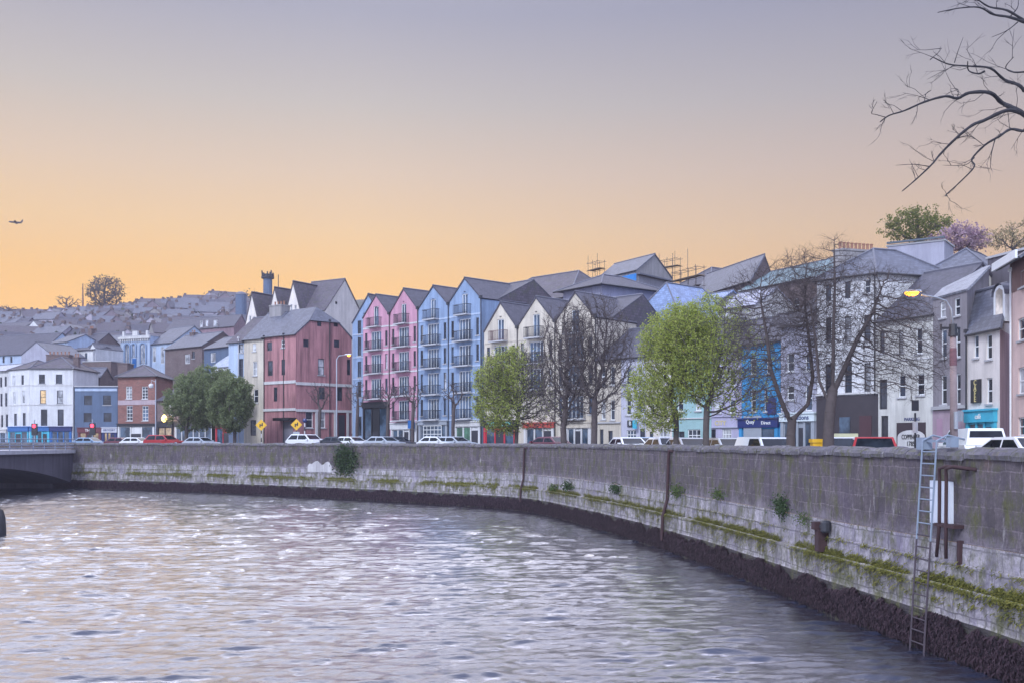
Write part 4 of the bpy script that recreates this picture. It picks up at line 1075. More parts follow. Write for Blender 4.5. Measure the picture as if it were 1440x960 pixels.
h = back('white_flat_cottage', 'white cottage with a dark shallow roof and a gabled end beside the blue hall', (90, 196), (131, 193), 492, 489, 7, 'gx', W1, SLATED, [(100, 3, 496, 504, 'sd'), (121, 3, 496, 504, 'sd')])
h2 = House('', '', '', (126.5, 194), (134.5, 193.4), zat(489, 194), 7, 'gy', W1, SLATE, [], root=h.root, rise=.9, z0=h.z0)
h = back('mottled_white_house', 'tall pale mottled house end with small windows and a sunlit roof edge', (71, 201), (95, 198), 481, 472, 8, 'gx', PBLUE, SLATE, [(77, 3, 484, 489, 'd'), (85, 3, 484, 489, 'd'), (78, 3, 494, 500, 'd'), (87, 3, 494, 500, 'd')])
h = back('dark_slate_terrace', 'dark slate roofed terrace right of the mottled pale house', (96, 204), (127, 201), 490, 470, 9, 'gx', BRICKD, SLATED)
h.chimney(1, 2, 4, 5, h.ze + 2, zat(464, 208), BRICKD, 3)
h = back('grey_gable_house', 'grey gabled house end above the corner pub chimney', (30, 186), (72, 184), 498, 480.5, 9, 'gy', GREYL, SLATE)
h = back('dark_roof_hall', 'wide dark slate roofed hall above the corner pub at the left edge', (-40, 222), (56, 214), 498, 471, 12, 'gx', PBLUE, SLATED, [(5, 3, 501, 510, 'd'), (16, 3, 501, 510, 'd')])
h = back('white_gable_cottage', 'white gabled cottage half way up the hazy hill with a low wing', (36, 322), (58, 320), 463, 451, 8, 'gy', W1, SLATE)
h = back('white_low_terrace', 'low white terrace beside the gabled cottage on the hazy hill', (-30, 332), (35, 322), 462, 455, 7, 'gx', W1, SLATED)
h = back('yellow_flat_block', 'brick box with a pale flat roof below the blue hall', (116, 172), (156, 171), 508.5, None, 7, 'flat', BRICKD, LEAD, cat='building')

# ------------------------------------------------------------------ hazy suburb: houses up the slope, copies of three kinds
def far_house(w, d, e, r, wm, rm, two):
    m = MB(); fr = Fr((-w / 2, -d / 2), (w / 2, -d / 2)); pt = fr.pt
    o = thing('hill_house', (0, 0, 0), 'x', 'house'); del o['label']
    a = MB(); a.poly([pt(0, 0, -3), pt(w, 0, -3), pt(w, 0, e), pt(0, 0, e)]); a.poly([pt(w, d, -3), pt(0, d, -3), pt(0, d, e), pt(w, d, e)])
    for u in (0, w): a.poly([pt(u, 0, -3), pt(u, d, -3), pt(u, d, e), pt(u, d / 2, e + r), pt(u, 0, e)])
    for k in range(2 if two else 3):
        uu = w * (k + .5) / (2 if two else 3)
        for z in ((.8, 3.3) if two else (.9,)): a.box(fr, uu - .45, uu + .45, -.03, -.002, z, z + 1.3, 1)
    part(a, 'wall', [wm, GL], o); b = MB(); k = r / (d / 2)
    b.slab([pt(-.2, -.3, e - .3 * k), pt(w + .2, -.3, e - .3 * k), pt(w + .2, d / 2, e + r), pt(-.2, d / 2, e + r)], .1)
    b.slab([pt(-.2, d / 2, e + r), pt(w + .2, d / 2, e + r), pt(w + .2, d + .3, e - .3 * k), pt(-.2, d + .3, e - .3 * k)], .1)
    ro = part(b, 'roof', rm, o); c = MB(); c.box(fr, .1, 1.0, d / 2 - .5, d / 2 + .5, e + r * .6, e + r + .55)
    sub(c, 'chimney', BRICKD, ro)
    return o
HSL = 'small hazy two storey house among the terraces high on the far hillside'
FARW = paint('far_white_hazed', (.42, .38, .45), .4); FARB = paint('far_mauve', (.2, .16, .19), .4)  # white walls carry distance haze as a mauve grey tint
protos = [(far_house(9, 7.5, 5.2, 2.6, FARW, SLATE, True), 'small white walled house with grey roof, one of many high on the hazy hillside'),
          (far_house(10, 7.5, 5.0, 2.8, FARB, SLATED, True), 'small dark brick house with dark roof, one of many high on the hazy hillside'),
          (far_house(8.5, 7, 3.0, 2.4, CONC, SLATEP, False), 'small grey bungalow with purple roof, one of many high on the hazy hillside'),
          (far_house(13, 8, 5.4, 2.7, CONC, SLATEP, True), 'small cream house with long pale roof, one of many high on the hazy hillside')]
def copy_tree(o, parent=None):
    c = o.copy(); COL.objects.link(c)
    if parent: c.parent = parent
    for ch in list(o.children): copy_tree(ch, c)
    return c
rr = random.Random(21); used = [False] * 4; placed = []
Yr = 228
while Yr < 505:
    px = -40 + rr.uniform(0, 18)
    while px < 352:
        Y = Yr + rr.uniform(-4, 4); x = (px - CX) / F * Y; z = ground_z(x, Y); yy = HY - (z - E) / Y * F
        skip = (Yr < 262 and 215 < px) or (Yr < 245 and px < 60) or rr.random() < .3 or len(placed) > 290
        if not skip and not (300 < Y < 345 and px < 75):
            k = rr.choice((0, 0, 1, 1, 2, 3, 0)); src, lab = protos[k]
            o = src if not used[k] else copy_tree(src)
            used[k] = True; o.location = (x, Y, z); o.rotation_euler = (0, 0, rr.choice((.15, .3, -.25, .5, 1.4)) + rr.uniform(-.08, .08)); sc_ = rr.uniform(.8, 1.1); o.scale = (sc_,) * 3
            o['label'] = lab; o['category'] = 'house'; o['group'] = ('white houses on the far hillside', 'brick houses on the far hillside', 'grey bungalows on the far hillside', 'cream houses on the far hillside')[k]; placed.append(o)
        px += rr.uniform(11, 18) * 230 / Yr * 1.3
    Yr += 13 + (Yr - 228) * .03
# ------------------------------------------------------------------ trees
def tubes_np(P0, P1, R0, R1, n):
    d = P1 - P0; L = np.linalg.norm(d, axis=1, keepdims=True); d = d / np.maximum(L, 1e-6)
    ref = np.where(np.abs(d[:, 2:3]) < .9, np.array([[0, 0, 1.]]), np.array([[1., 0, 0]]))
    x = np.cross(ref, d); x /= np.linalg.norm(x, axis=1, keepdims=True); y = np.cross(d, x)
    a = np.arange(n) * 2 * np.pi / n; ca, sa = np.cos(a), np.sin(a)
    ring = x[:, None, :] * ca[None, :, None] + y[:, None, :] * sa[None, :, None]
    A = P0[:, None, :] + ring * R0[:, None, None]; B = P1[:, None, :] + ring * R1[:, None, None]
    V = np.concatenate([A, B], 1).reshape(-1, 3); m = len(P0); base = (np.arange(m) * 2 * n)[:, None]
    k = np.arange(n)[None, :]; k2 = (k + 1) % n
    Fc = np.stack([base + k, base + k2, base + n + k2, base + n + k], 2).reshape(-1, 4)
    return V, Fc

def grow(attr, init, parents, step, di, dk, iters, rg, tropism=(0, 0, .08), wob=.22):
    """space colonisation: branches reach for the attractor points"""
    nodes = np.array(init, float); par = list(parents); kids = np.zeros(len(nodes), int)
    alive = np.ones(len(attr), bool)
    D = np.linalg.norm(attr[:, None] - nodes[None], axis=2); near = D.argmin(1); nd = D.min(1)
    for it in range(iters):
        m = alive & (nd < di)
        if not m.any(): break
        v = attr[m] - nodes[near[m]]; v /= np.maximum(np.linalg.norm(v, axis=1, keepdims=True), 1e-6)
        acc = np.zeros_like(nodes); np.add.at(acc, near[m], v); idx = np.unique(near[m]); idx = idx[kids[idx] < 5]
        if not len(idx): break
        dv = acc[idx]; dv /= np.maximum(np.linalg.norm(dv, axis=1, keepdims=True), 1e-6)
        dv = dv + np.array(tropism) + rg.normal(0, wob, dv.shape); dv /= np.linalg.norm(dv, axis=1, keepdims=True)
        new = nodes[idx] + dv * step; kids[idx] += 1; base = len(nodes)
        nodes = np.vstack([nodes, new]); par.extend(idx.tolist()); kids = np.concatenate([kids, np.zeros(len(new), int)])
        ai = np.where(alive)[0]
        Dn = np.linalg.norm(attr[ai][:, None] - new[None], axis=2); j = Dn.argmin(1); dm = Dn[np.arange(len(ai)), j]
        b = dm < nd[ai]; near[ai[b]] = base + j[b]; nd[ai[b]] = dm[b]; alive[ai[dm < dk]] = False
    return nodes, np.array(par)

def ell_points(rg, n, c, r, hollow=.0):
    p = rg.normal(size=(n, 3)); p /= np.linalg.norm(p, axis=1, keepdims=True)
    q = rg.uniform(hollow ** 3, 1, (n, 1)) ** (1 / 3.); return np.array(c) + p * q * np.array(r)

def leaf_quads(rg, C, size, aspect=.62, up=.3):
    n = len(C); a = rg.normal(size=(n, 3)); a[:, 2] += up; a /= np.linalg.norm(a, axis=1, keepdims=True)
    b = rg.normal(size=(n, 3)); b -= a * (a * b).sum(1, keepdims=True); b /= np.linalg.norm(b, axis=1, keepdims=True)
    c = np.cross(a, b); s = size * rg.uniform(.6, 1.3, (n, 1))
    V = np.stack([C - b * s, C + c * s * aspect, C + b * s, C - c * s * aspect], 1).reshape(-1, 3)
    return V, np.arange(4 * n).reshape(n, 4)

BARK = plain('bark', (.085, .07, .065), .95, 0, .5, 4)
BARKD = plain('bark_dark', (.08, .062, .06), .95, 0, .45, 4)
LEAFY = leafmat('leaf_spring', (.25, .32, .06), (.5, .52, .15), .55)
LEAFD = leafmat('leaf_dark', (.13, .17, .08), (.29, .33, .16), .5)
LEAFF = leafmat('leaf_far', (.05, .07, .05), (.1, .11, .07), .3)

def tree(name, label, base, trunk, ells, n_attr, rb, seed, step=.45, rt=.012, twigs=2, twl=.5, leaf=None, leafn=0, leafsize=.12, leafp=None, bark=None,
         di=4.0, dk=.9, cat='tree', group=None, wob=.22, crown_name='crown', limbs=(), clump=0, hollow=.2, trop=(0, 0, .06), iters=90):
    """base/trunk: (px, py, Y) points up the stem; ells: (px, py, Y, rx px, rz px) crown masses"""
    rg = np.random.default_rng(seed); bark = bark or BARK
    Y0 = base[1]; x0 = (base[0] - CX) / F * Y0; z0 = ground_z(x0, Y0)
    root = thing(name, (x0, Y0, z0), label, cat, group)
    tp = [Vector((x0, Y0, z0 - .1))] + [P(*t) for t in trunk]
    nodes = []; par = []
    for i in range(len(tp) - 1):
        L = (tp[i + 1] - tp[i]).length; n = max(1, int(L / step))
        for k in range(n):
            nodes.append(tp[i].lerp(tp[i + 1], k / n)); par.append(len(nodes) - 2)
    nodes.append(tp[-1]); par.append(len(nodes) - 2); par[0] = -1
    stem_n = len(nodes)
    for lb in limbs:                 # main limbs leaving the stem
        pts = [P(*q) for q in lb]; k0 = min(range(len(nodes)), key=lambda q: (Vector(nodes[q]) - pts[0]).length); pv = k0; pts[0] = Vector(nodes[k0])
        for i in range(len(pts) - 1):
            L = (pts[i + 1] - pts[i]).length; n = max(1, int(L / step))
            for k in range(1, n + 1):
                nodes.append(pts[i].lerp(pts[i + 1], k / n)); par.append(pv); pv = len(nodes) - 1
    nt_ = len(nodes)
    vol = [e[3] * e[3] * e[4] for e in ells]; A = []
    for e, v in zip(ells, vol):
        k = e[2] / F; A.append(ell_points(rg, max(20, int(n_attr * v / sum(vol))), P(*e[:3]), (e[3] * k, e[3] * k * .9, e[4] * k), hollow))
    A = np.concatenate(A)
    if clump:                     # gaps between the masses of twigs
        nv = np.array([noise.noise(Vector(p) * clump + Vector((seed, 0, 0))) for p in A]); A = A[nv > -.2]
    low = z0 + 1.9; A = A[A[:, 2] > low]
    N_, par = grow(A, [tuple(p) for p in nodes], par, step, di, dk, iters, rg, trop, wob)
    # radii by pipe model
    n = len(N_); kids = np.zeros(n, int)
    for i in range(1, n): kids[par[i]] += 1
    tips = np.zeros(n)
    for i in range(n - 1, 0, -1):
        if kids[i] == 0: tips[i] = 1
        tips[par[i]] += tips[i]
    ex = math.log(max(rb / rt, 1.5)) / math.log(max(tips[0], 2)); rad = rt * np.maximum(tips, 1) ** ex
    taper = np.ones(n)
    if limbs:
        for i in range(stem_n, n):
            rad[i] *= .62 + .38 * min(1, max(0, (.06 - rad[i]) / .05))
    if limbs:
        for i in range(1, stem_n): rad[i] = rb * (1 - .15 * i / stem_n)
    idx = np.arange(1, n); P0, P1 = N_[par[idx]], N_[idx]; R0, R1 = rad[par[idx]].copy(), rad[idx]
    R0 = np.minimum(R0, R1 * 1.6)
    istr = idx < nt_
    R0[istr] = rad[par[idx]][istr]
    if len(R0): R0[0] *= 1.35
    V, Fc = tubes_np(P0[istr], P1[istr], R0[istr], R1[istr], 10)
    mesh_np('trunk', V, Fc, bark, root, root.location, True)
    Vs = []; Fs = []; off = 0
    def acc(V, Fc):
        nonlocal off
        Vs.append(V); Fs.append(Fc + off); off += len(V)
    nb = ~istr; thick = nb & (R1 > .035); thin = nb & ~thick
    if thick.any(): acc(*tubes_np(P0[thick], P1[thick], R0[thick], R1[thick], 6))
    if thin.any(): acc(*tubes_np(P0[thin], P1[thin], R0[thin], R1[thin], 4))
    cand = np.where((rad < rt * 3.2) & (np.arange(n) >= nt_))[0]
    TW = np.zeros((0, 3))
    if twigs and len(cand):
        c = np.repeat(cand, twigs); dirn = N_[c] - N_[par[c]]; dirn /= np.maximum(np.linalg.norm(dirn, axis=1, keepdims=True), 1e-6)
        dv = dirn * .7 + rg.normal(0, .55, dirn.shape) + np.array([[0, 0, .12]]); dv /= np.linalg.norm(dv, axis=1, keepdims=True)
        L = twl * rg.uniform(.4, 1.2, (len(c), 1)); M_ = N_[c] + dv * L * .5; dv2 = dv + rg.normal(0, .25, dv.shape); E_ = M_ + dv2 / np.linalg.norm(dv2, axis=1, keepdims=True) * L * .5
        r = np.full(len(c), rt * .75); acc(*tubes_np(N_[c], M_, r, r * .8, 3)); acc(*tubes_np(M_, E_, r * .8, r * .45, 3)); TW = np.concatenate([M_, E_])
    mesh_np('branches', np.concatenate(Vs), np.concatenate(Fs), bark, root, root.location)
    if leaf is not None and leafn:
        src = np.concatenate([N_[cand], TW]) if len(TW) else N_[cand]
        if leafp is not None:
            w = np.array([leafp(p) for p in src]); src = src[rg.uniform(size=len(src)) < w]
        j = rg.integers(0, len(src), leafn); C = src[j] + rg.normal(0, leafsize * 1.3, (leafn, 3))
        V, Fc = leaf_quads(rg, C, leafsize); mesh_np(crown_name, V, Fc, leaf, root, root.location)
    return root

pxof = lambda p: CX + F * p[0] / p[1]
pyof = lambda p: HY - F * (p[2] - E) / p[1]
# round dense limes on the left
for i, (px, Y, e, sd) in enumerate(((262, 121, [(271, 566, 121, 41, 42)], 1), (300, 124, [(298, 556, 124, 40, 44)], 2), (330, 117, [(325, 566, 117, 32, 43)], 3))):
    tree('round_green_tree', ('leftmost round dark green street tree beside the yellow lit pub', 'middle round dark green street tree, standing behind its two neighbours', 'rightmost round dark green street tree in front of the cream townhouse')[i],
         (px, Y), [(px, 600, Y)], e, 2600, .2, sd, step=.42, twigs=1, leaf=LEAFD, leafn=26000, leafsize=.1, dk=.5, clump=.5, group='round green trees on the quay', hollow=.3)
# half leafed tree before the cream row
tree('half_leafed_tree', 'street tree, green on its left and bare on its right, before the cream row', (725, 83), [(727, 598, 83), (729, 580, 83)],
     [(708, 552, 83, 46, 62), (738, 535, 84, 46, 50), (756, 560, 84, 34, 50)], 5600, .17, 14, step=.3, rt=.016, twigs=4, twl=.55, leaf=LEAFY, leafn=19000, leafsize=.07, dk=.36, clump=.75,
     leafp=lambda p: 1.0 if pxof(p) < 722 else max(.05, 1 - (pxof(p) - 722) / 22))
# bare pair before the third cream gable
tree('bare_tree', 'bare twin stemmed tree before the third cream gable', (794, 72), [(792, 600, 72), (796, 575, 72)], [(797, 505, 72, 44, 82), (790, 560, 72, 34, 40)], 3800, .23, 21, step=.3, rt=.014, twigs=3, twl=.55, dk=.36, bark=BARKD, group='bare trees along the quay')
tree('bare_tree', 'bare pale stemmed tree left of the leafy green pair, its trunk splitting low', (835, 70), [(836, 600, 70), (836, 560, 70)], [(838, 500, 70, 56, 88), (858, 520, 70, 40, 50)], 5000, .22, 22, step=.3, rt=.014, twigs=3, twl=.55, dk=.36, bark=BARKD, group='bare trees along the quay')
# leafy pair
gl = lambda p: min(1, max(.1, 1.05 - (pxof(p) - 960) / 90)) if pyof(p) > 440 else min(1, max(.2, 1.3 - (pxof(p) - 940) / 100))
tree('leafy_street_tree', 'yellow green leafy street tree with a leaning crown, left one of the leafy pair', (950, 53), [(951, 600, 53), (950, 578, 53)],
     [(926, 552, 53, 46, 60), (952, 488, 53, 55, 55)], 5600, .15, 31, step=.24, rt=.008, twigs=3, twl=.4, leaf=LEAFY, leafn=24000, leafsize=.05, dk=.27, clump=.9, leafp=gl, group='leafy trees on the quay')
tree('leafy_street_tree', 'tall green leafy street tree thinning to bare twigs, right one of the leafy pair', (992, 51), [(993, 600, 51), (994, 572, 51)],
     [(1002, 495, 51, 68, 80), (1045, 520, 51, 50, 72), (960, 475, 51, 40, 48)], 8600, .16, 32, step=.24, rt=.008, twigs=3, twl=.4, leaf=LEAFY, leafn=25000, leafsize=.05, dk=.27, clump=.9, leafp=gl, group='leafy trees on the quay')
# big bare trees on the right
tree('large_bare_tree', 'large bare tree forking low into a wide V before the bright blue shop', (1113, 41), [(1112, 612, 41), (1114, 590, 41)],
     [(1085, 500, 41, 62, 95), (1125, 450, 41, 60, 105), (1060, 440, 42, 50, 70), (1150, 500, 41, 40, 70)], 8800, .2, 41, step=.2, rt=.006, twigs=3, twl=.42, dk=.24, di=3, limbs=[[(1113, 596, 41), (1098, 562, 41), (1084, 520, 41), (1078, 470, 41.3), (1070, 425, 41.5)], [(1114, 592, 41), (1136, 568, 41), (1143, 530, 41), (1138, 480, 40.8), (1132, 430, 40.6)]], bark=BARKD, hollow=.0, group='large bare trees on the quay')
tree('large_bare_tree', 'largest bare tree with a burred trunk and wide drooping crown before the tall white house', (1164, 39.5), [(1165, 610, 39.5), (1167, 580, 39.5), (1171, 548, 39.5)],
     [(1185, 450, 39.5, 70, 95), (1240, 455, 39.5, 72, 78), (1172, 375, 39.5, 30, 50), (1288, 500, 39, 48, 62), (1235, 510, 39.5, 50, 50), (1130, 420, 40, 50, 65), (1175, 345, 39.5, 14, 22)], 14000, .23, 42, step=.2, rt=.0052, twigs=3, twl=.42, dk=.22, di=3, limbs=[[(1166, 575, 39.5), (1152, 535, 39.5), (1147, 480, 39.7), (1140, 430, 40)], [(1170, 555, 39.5), (1187, 518, 39.5), (1205, 478, 39.4), (1226, 442, 39.3), (1240, 405, 39.2)], [(1172, 545, 39.5), (1172, 470, 39.5), (1174, 400, 39.5), (1173, 345, 39.5)]], bark=BARKD, hollow=.0, group='large bare trees on the quay')
# pollards before the gabled rows
for i, (px, Y, lab) in enumerate(((502, 104, 'small bare pollarded tree before the narrow blue gable'), (545, 101, 'small bare pollarded tree before the first pink gable'), (580, 98, 'small bare pollarded tree before the second pink gable'),
                     (637, 93, 'small bare pollarded tree before the higher blue gable'), (449, 112, 'small bare pollarded tree before the old pink corner building'))):
    tree('pollarded_tree', lab, (px, Y), [(px, 600, Y), (px + 1, 575, Y)], [(px, 552, Y, 20, 16), (px + 3, 562, Y, 12, 14)], 420, .17, 50 + i, step=.35, rt=.022, twigs=2, twl=.5, dk=.5, bark=BARKD, group='pollarded trees along the quay')
# hilltop trees
tree('hilltop_tree', 'big round thinly leaved tree alone on the skyline', (147, 430), [(147, 424, 430)], [(148, 411, 430, 26, 23)], 1200, .6, 61, step=1.3, rt=.12, twigs=2, twl=1.6, leaf=LEAFF, leafn=1500, leafsize=.4, di=12, dk=1.6, bark=BARKD, hollow=.5)
tree('hilltop_tree', 'bare spreading tree on the skyline beside the radio mast', (94, 440), [(94, 431, 440)], [(95, 424, 440, 19, 10)], 420, .5, 62, step=1.3, rt=.13, twigs=2, twl=1.5, di=12, dk=2.4, bark=BARKD)
tree('hilltop_tree', 'low bare tree on the skyline at the far left edge', (12, 440), [(12, 438, 440)], [(12, 435, 440, 17, 7)], 320, .4, 63, step=1.3, rt=.13, twigs=2, twl=1.4, di=12, dk=2.4, bark=BARKD)
t1 = tree('garden_tree', 'sparse olive green tree on the hill behind the flat lantern roof', (1290, 112), [(1290, 345, 112)], [(1288, 318, 112, 47, 24)], 1300, .3, 64, step=.5, rt=.025, twigs=2, twl=.8, leaf=leafmat('leaf_olive', (.1, .14, .03), (.25, .24, .08), .4), leafn=4200, leafsize=.13, di=6, dk=.9)
tree('pink_blossom_tree', 'pink blossoming tree on the hill beside the dark block', (1352, 106), [(1352, 355, 106)], [(1354, 336, 106, 36, 20)], 1100, .25, 65, step=.5, rt=.022, twigs=2, twl=.8, leaf=leafmat('blossom', (.3, .18, .24), (.5, .37, .41), .4), leafn=3000, leafsize=.14, di=6, dk=.9)
tree('garden_tree', 'tangled bare shrub tree on the hill at the right edge', (1425, 92), [(1425, 350, 92)], [(1428, 335, 92, 42, 20)], 1000, .2, 66, step=.45, rt=.02, twigs=3, twl=.9, leaf=leafmat('leaf_bud', (.25, .2, .1), (.4, .33, .2), .4), leafn=1500, leafsize=.1, di=6, dk=.9)

# overhanging branches from a tree just outside the frame
def near_tree():
    Y = 26.0; sx = lambda u, v, dy=0: P(1200 + u / 3.2, v / 3.2, Y + dy)
    x0 = 19.5; z0 = ground_z(x0, 27); root = thing('overhanging_tree', (x0, 27, z0), 'bare dark branches reaching in from a tree beyond the right edge', 'tree')
    top = Vector((19.2, 27, 8.2)); m = MB(); m.path([Vector((x0, 27, z0 - .1)), Vector((19.6, 27, 3)), top, Vector((19.0, 26.8, 12.5))], [.45, .36, .3, .2], 12); part(m, 'trunk', BARKD, root, smooth=True)
    J = sx(790, 530); rg = random.Random(9); m = MB()
    m.path([top, Vector((16.6, 26.3, 8.6)), J], [.2, .14, .085], 8)
    m.path([Vector((19.0, 26.8, 11.5)), Vector((16, 26.3, 11.2)), sx(770, 410)], [.16, .1, .055], 8)
    m.path([Vector((19.0, 26.8, 12.4)), Vector((16, 26.3, 13.2)), sx(770, 100)], [.15, .09, .05], 8)
    BR = [([J, sx(730, 495), sx(680, 455), sx(600, 430), sx(520, 420), sx(480, 435), sx(400, 445), sx(320, 460), sx(240, 490), sx(150, 530), sx(120, 550)], .075, .014),
          ([sx(150, 530), sx(100, 518), sx(90, 500), sx(95, 470)], .012, .006),
          ([J, sx(700, 497), sx(600, 535), sx(520, 575), sx(460, 625), sx(400, 690), sx(340, 750), sx(280, 810), sx(230, 855)], .065, .014),
          ([J, sx(770, 590), sx(720, 575), sx(640, 625), sx(590, 655), sx(545, 710), sx(530, 760), sx(480, 820), sx(430, 870), sx(410, 890)], .05, .01),
          ([sx(770, 410), sx(740, 385), sx(690, 350), sx(600, 320), sx(520, 300), sx(440, 280), sx(345, 270)], .055, .012),
          ([sx(590, 322), sx(560, 335), sx(530, 310), sx(500, 290)], .03, .012),
          ([sx(770, 100), sx(700, 80), sx(640, 55), sx(550, 48), sx(470, 40), sx(390, 46)], .045, .01),
          ([sx(770, 95), sx(690, 50), sx(620, 20), sx(520, 0), sx(450, -25)], .04, .01),
          ([sx(790, 322), sx(720, 328), sx(697, 295), sx(705, 270)], .03, .008), ([sx(640, 620), sx(620, 690), sx(628, 750)], .018, .006),
          ([sx(460, 625), sx(520, 615), sx(590, 640)], .018, .006), ([sx(340, 750), sx(270, 742), sx(200, 738)], .014, .005), ([sx(345, 270), sx(380, 240), sx(408, 208)], .014, .005),
          ([sx(455, 283), sx(470, 230), sx(505, 160)], .014, .005), ([sx(320, 460), sx(325, 425), sx(360, 398)], .012, .005), ([sx(470, 436), sx(468, 405), sx(450, 392)], .012, .005),
          ([sx(740, 100), sx(690, 140), sx(635, 158)], .018, .006), ([sx(700, 82), sx(735, 40), sx(755, -10)], .02, .008), ([sx(545, 710), sx(500, 745), sx(415, 738)], .014, .005)]
    def twig(p, dr, L, r, depth):
        q = p + dr * L * .5 + Vector((rg.uniform(-.1, .1), rg.uniform(-.1, .1), rg.uniform(-.06, .1))) * L; e = q + (dr + Vector((rg.uniform(-.4, .4), rg.uniform(-.3, .3), rg.uniform(-.3, .4)))).normalized() * L * .55
        m.path([p, q, e], [r, r * .75, r * .4], 4)
        if depth:
            for k in range(rg.choice((1, 2, 2, 3))):
                b = p.lerp(e, rg.uniform(.3, 1)); twig(b, (dr + Vector((rg.uniform(-.8, .8), rg.uniform(-.6, .6), rg.uniform(-.7, .8)))).normalized(), L * rg.uniform(.4, .7), r * .6, depth - 1)
    TD = plain('twig_dark', (.028, .025, .03), .9)
    def smooth(pts):
        out = []
        for i in range(len(pts) - 1):
            a, b, c, d = pts[max(i - 1, 0)], pts[i], pts[i + 1], pts[min(i + 2, len(pts) - 1)]
            for k in range(4):
                t = k / 4; out.append(.5 * (2 * b + (c - a) * t + (2 * a - 5 * b + 4 * c - d) * t * t + (3 * b - a - 3 * c + d) * t ** 3))
        return out + [pts[-1]]
    for pts, r0, r1 in BR:
        pts = [p + Vector((0, (i * .17 % .5) - .2 if i else 0, 0)) for i, p in enumerate(pts)]
        sp = smooth(pts); n = len(sp); m.path(sp, [(r0 + (r1 - r0) * (i / (n - 1)) ** .7) * (1 + .1 * math.sin(i * 2.3)) for i in range(n)], 7); n = len(pts)
        for i in range(1, n):
            if r0 > .025 and i >= 2 or rg.random() < .5:
                for k in range(rg.choice((1, 1, 2)) if r0 > .03 else 1):
                    b = pts[i - 1].lerp(pts[i], rg.random()); d0 = (pts[i] - pts[i - 1]).normalized()
                    twig(b, (d0 * .4 + Vector((rg.uniform(-.8, .3), rg.uniform(-.5, .5), rg.uniform(-.6, .9)))).normalized(), rg.uniform(.25, .8), .009, 2)
    part(m, 'branches', TD, root, uv=False)
near_tree()

# far woods on the slope: shrubs and gardens, beyond counting
def hillside_wood():
    rg = np.random.default_rng(77); C = []
    for k in range(950):
        px = rg.uniform(-50, 360); Y = rg.uniform(225, 520); x = (px - CX) / F * Y; z = ground_z(x, Y); r = rg.uniform(1.5, 4.8)
        if Y < 262 and px > 120: continue
        C.append(ell_points(rg, 46, (x, Y, z + r * .7), (r, r, r * rg.uniform(.7, 1.2)), .5))
    for k in range(60):
        px = rg.uniform(180, 345); Y = rg.uniform(150, 215); x = (px - CX) / F * Y; z = ground_z(x, Y); r = rg.uniform(.8, 1.8)
        C.append(ell_points(rg, 70, (x, Y, z + r * .6), (r, r, r), .5))
    C = np.concatenate(C); V, Fc = leaf_quads(rg, C, .6, .8)
    o = mesh_np('hillside_shrubs', V, Fc, LEAFF); tag(o, 'hazy green garden shrubs and hedges between the hillside houses', 'shrubs', kind='stuff')
hillside_wood()

# plants rooted in the quay wall
def wall_plant(name, label, px, py, wpx, hpx, n, size, mat, hang=.5, grp=None):
    j = q_at_px(px); Y = QA[j, 1]; k = Y / F; z = zat(py, Y); c = Vector((QA[j, 0] + QRIV[j, 0] * .1, Y + QRIV[j, 1] * .1, z)); rg = np.random.default_rng(int(px))
    root = thing(name, c, label, 'plant', grp); T = np.array([QD[j, 0], QD[j, 1], 0]); Nn = np.array([QRIV[j, 0], QRIV[j, 1], 0])
    foreshort = abs(T[0] - QA[j, 0] / Y * T[1]); w = wpx * k / 2 / max(foreshort, .25); h = hpx * k / 2
    m = MB()
    for i in range(6): a = rg.uniform(-1, 1); m.path([c, c + Vector(T) * a * w * .5 + Vector(Nn) * .12, c + Vector(T) * a * w * .9 + Vector(Nn) * .15 + Vector((0, 0, rg.uniform(-1, 1) * h))], [.018, .012, .006], 5)
    part(m, 'stems', BARK, root, uv=False)
    q = rg.normal(0, .42, (n, 3)); C = np.array(c) + T * (q[:, :1] * w) + np.array([[0, 0, 1.]]) * (q[:, 1:2] * h) + Nn * (np.abs(q[:, 2:3]) * .28 + .02)
    V, Fc = leaf_quads(rg, C, size, .5); mesh_np('leaves', V, Fc, mat, root, root.location)
LEAFI = leafmat('leaf_ivy', (.03, .055, .025), (.07, .1, .045), .2)
LEAFW = leafmat('leaf_wall', (.06, .1, .03), (.12, .15, .05), .3)
wall_plant('ivy', 'dark green ivy mat hanging over the wall top below the white cars', 490, 646, 34, 46, 2600, .11, LEAFI)
wall_plant('wall_shrub', 'bushy green shrub growing from the wall face left of the iron bracket', 1105, 710, 20, 34, 700, .05, LEAFI, grp='shrubs in the wall')
wall_plant('wall_shrub', 'thin pale weed growing from the wall face right of the bushy shrub', 1135, 728, 26, 26, 260, .035, LEAFW, grp='shrubs in the wall')
wall_plant('wall_shrub', 'small dark weed tuft on the wall beneath the leafy pair of trees', 872, 686, 16, 16, 260, .07, LEAFI, grp='shrubs in the wall')
wall_plant('wall_shrub', 'olive weed tuft beside the long rusty drain pipe', 958, 690, 20, 22, 300, .06, LEAFW, grp='shrubs in the wall')
wall_plant('wall_shrub', 'weed tuft low on the wall before the third cream gable', 802, 683, 18, 14, 260, .08, LEAFI, grp='shrubs in the wall')
wall_plant('wall_shrub', 'weed tuft on the wall below the half leafed tree', 782, 686, 14, 12, 200, .08, LEAFW, grp='shrubs in the wall')
wall_plant('wall_shrub', 'sparse weed on the wall midway between the drain pipe and the bushy shrub', 1018, 694, 18, 18, 240, .05, LEAFW, grp='shrubs in the wall')

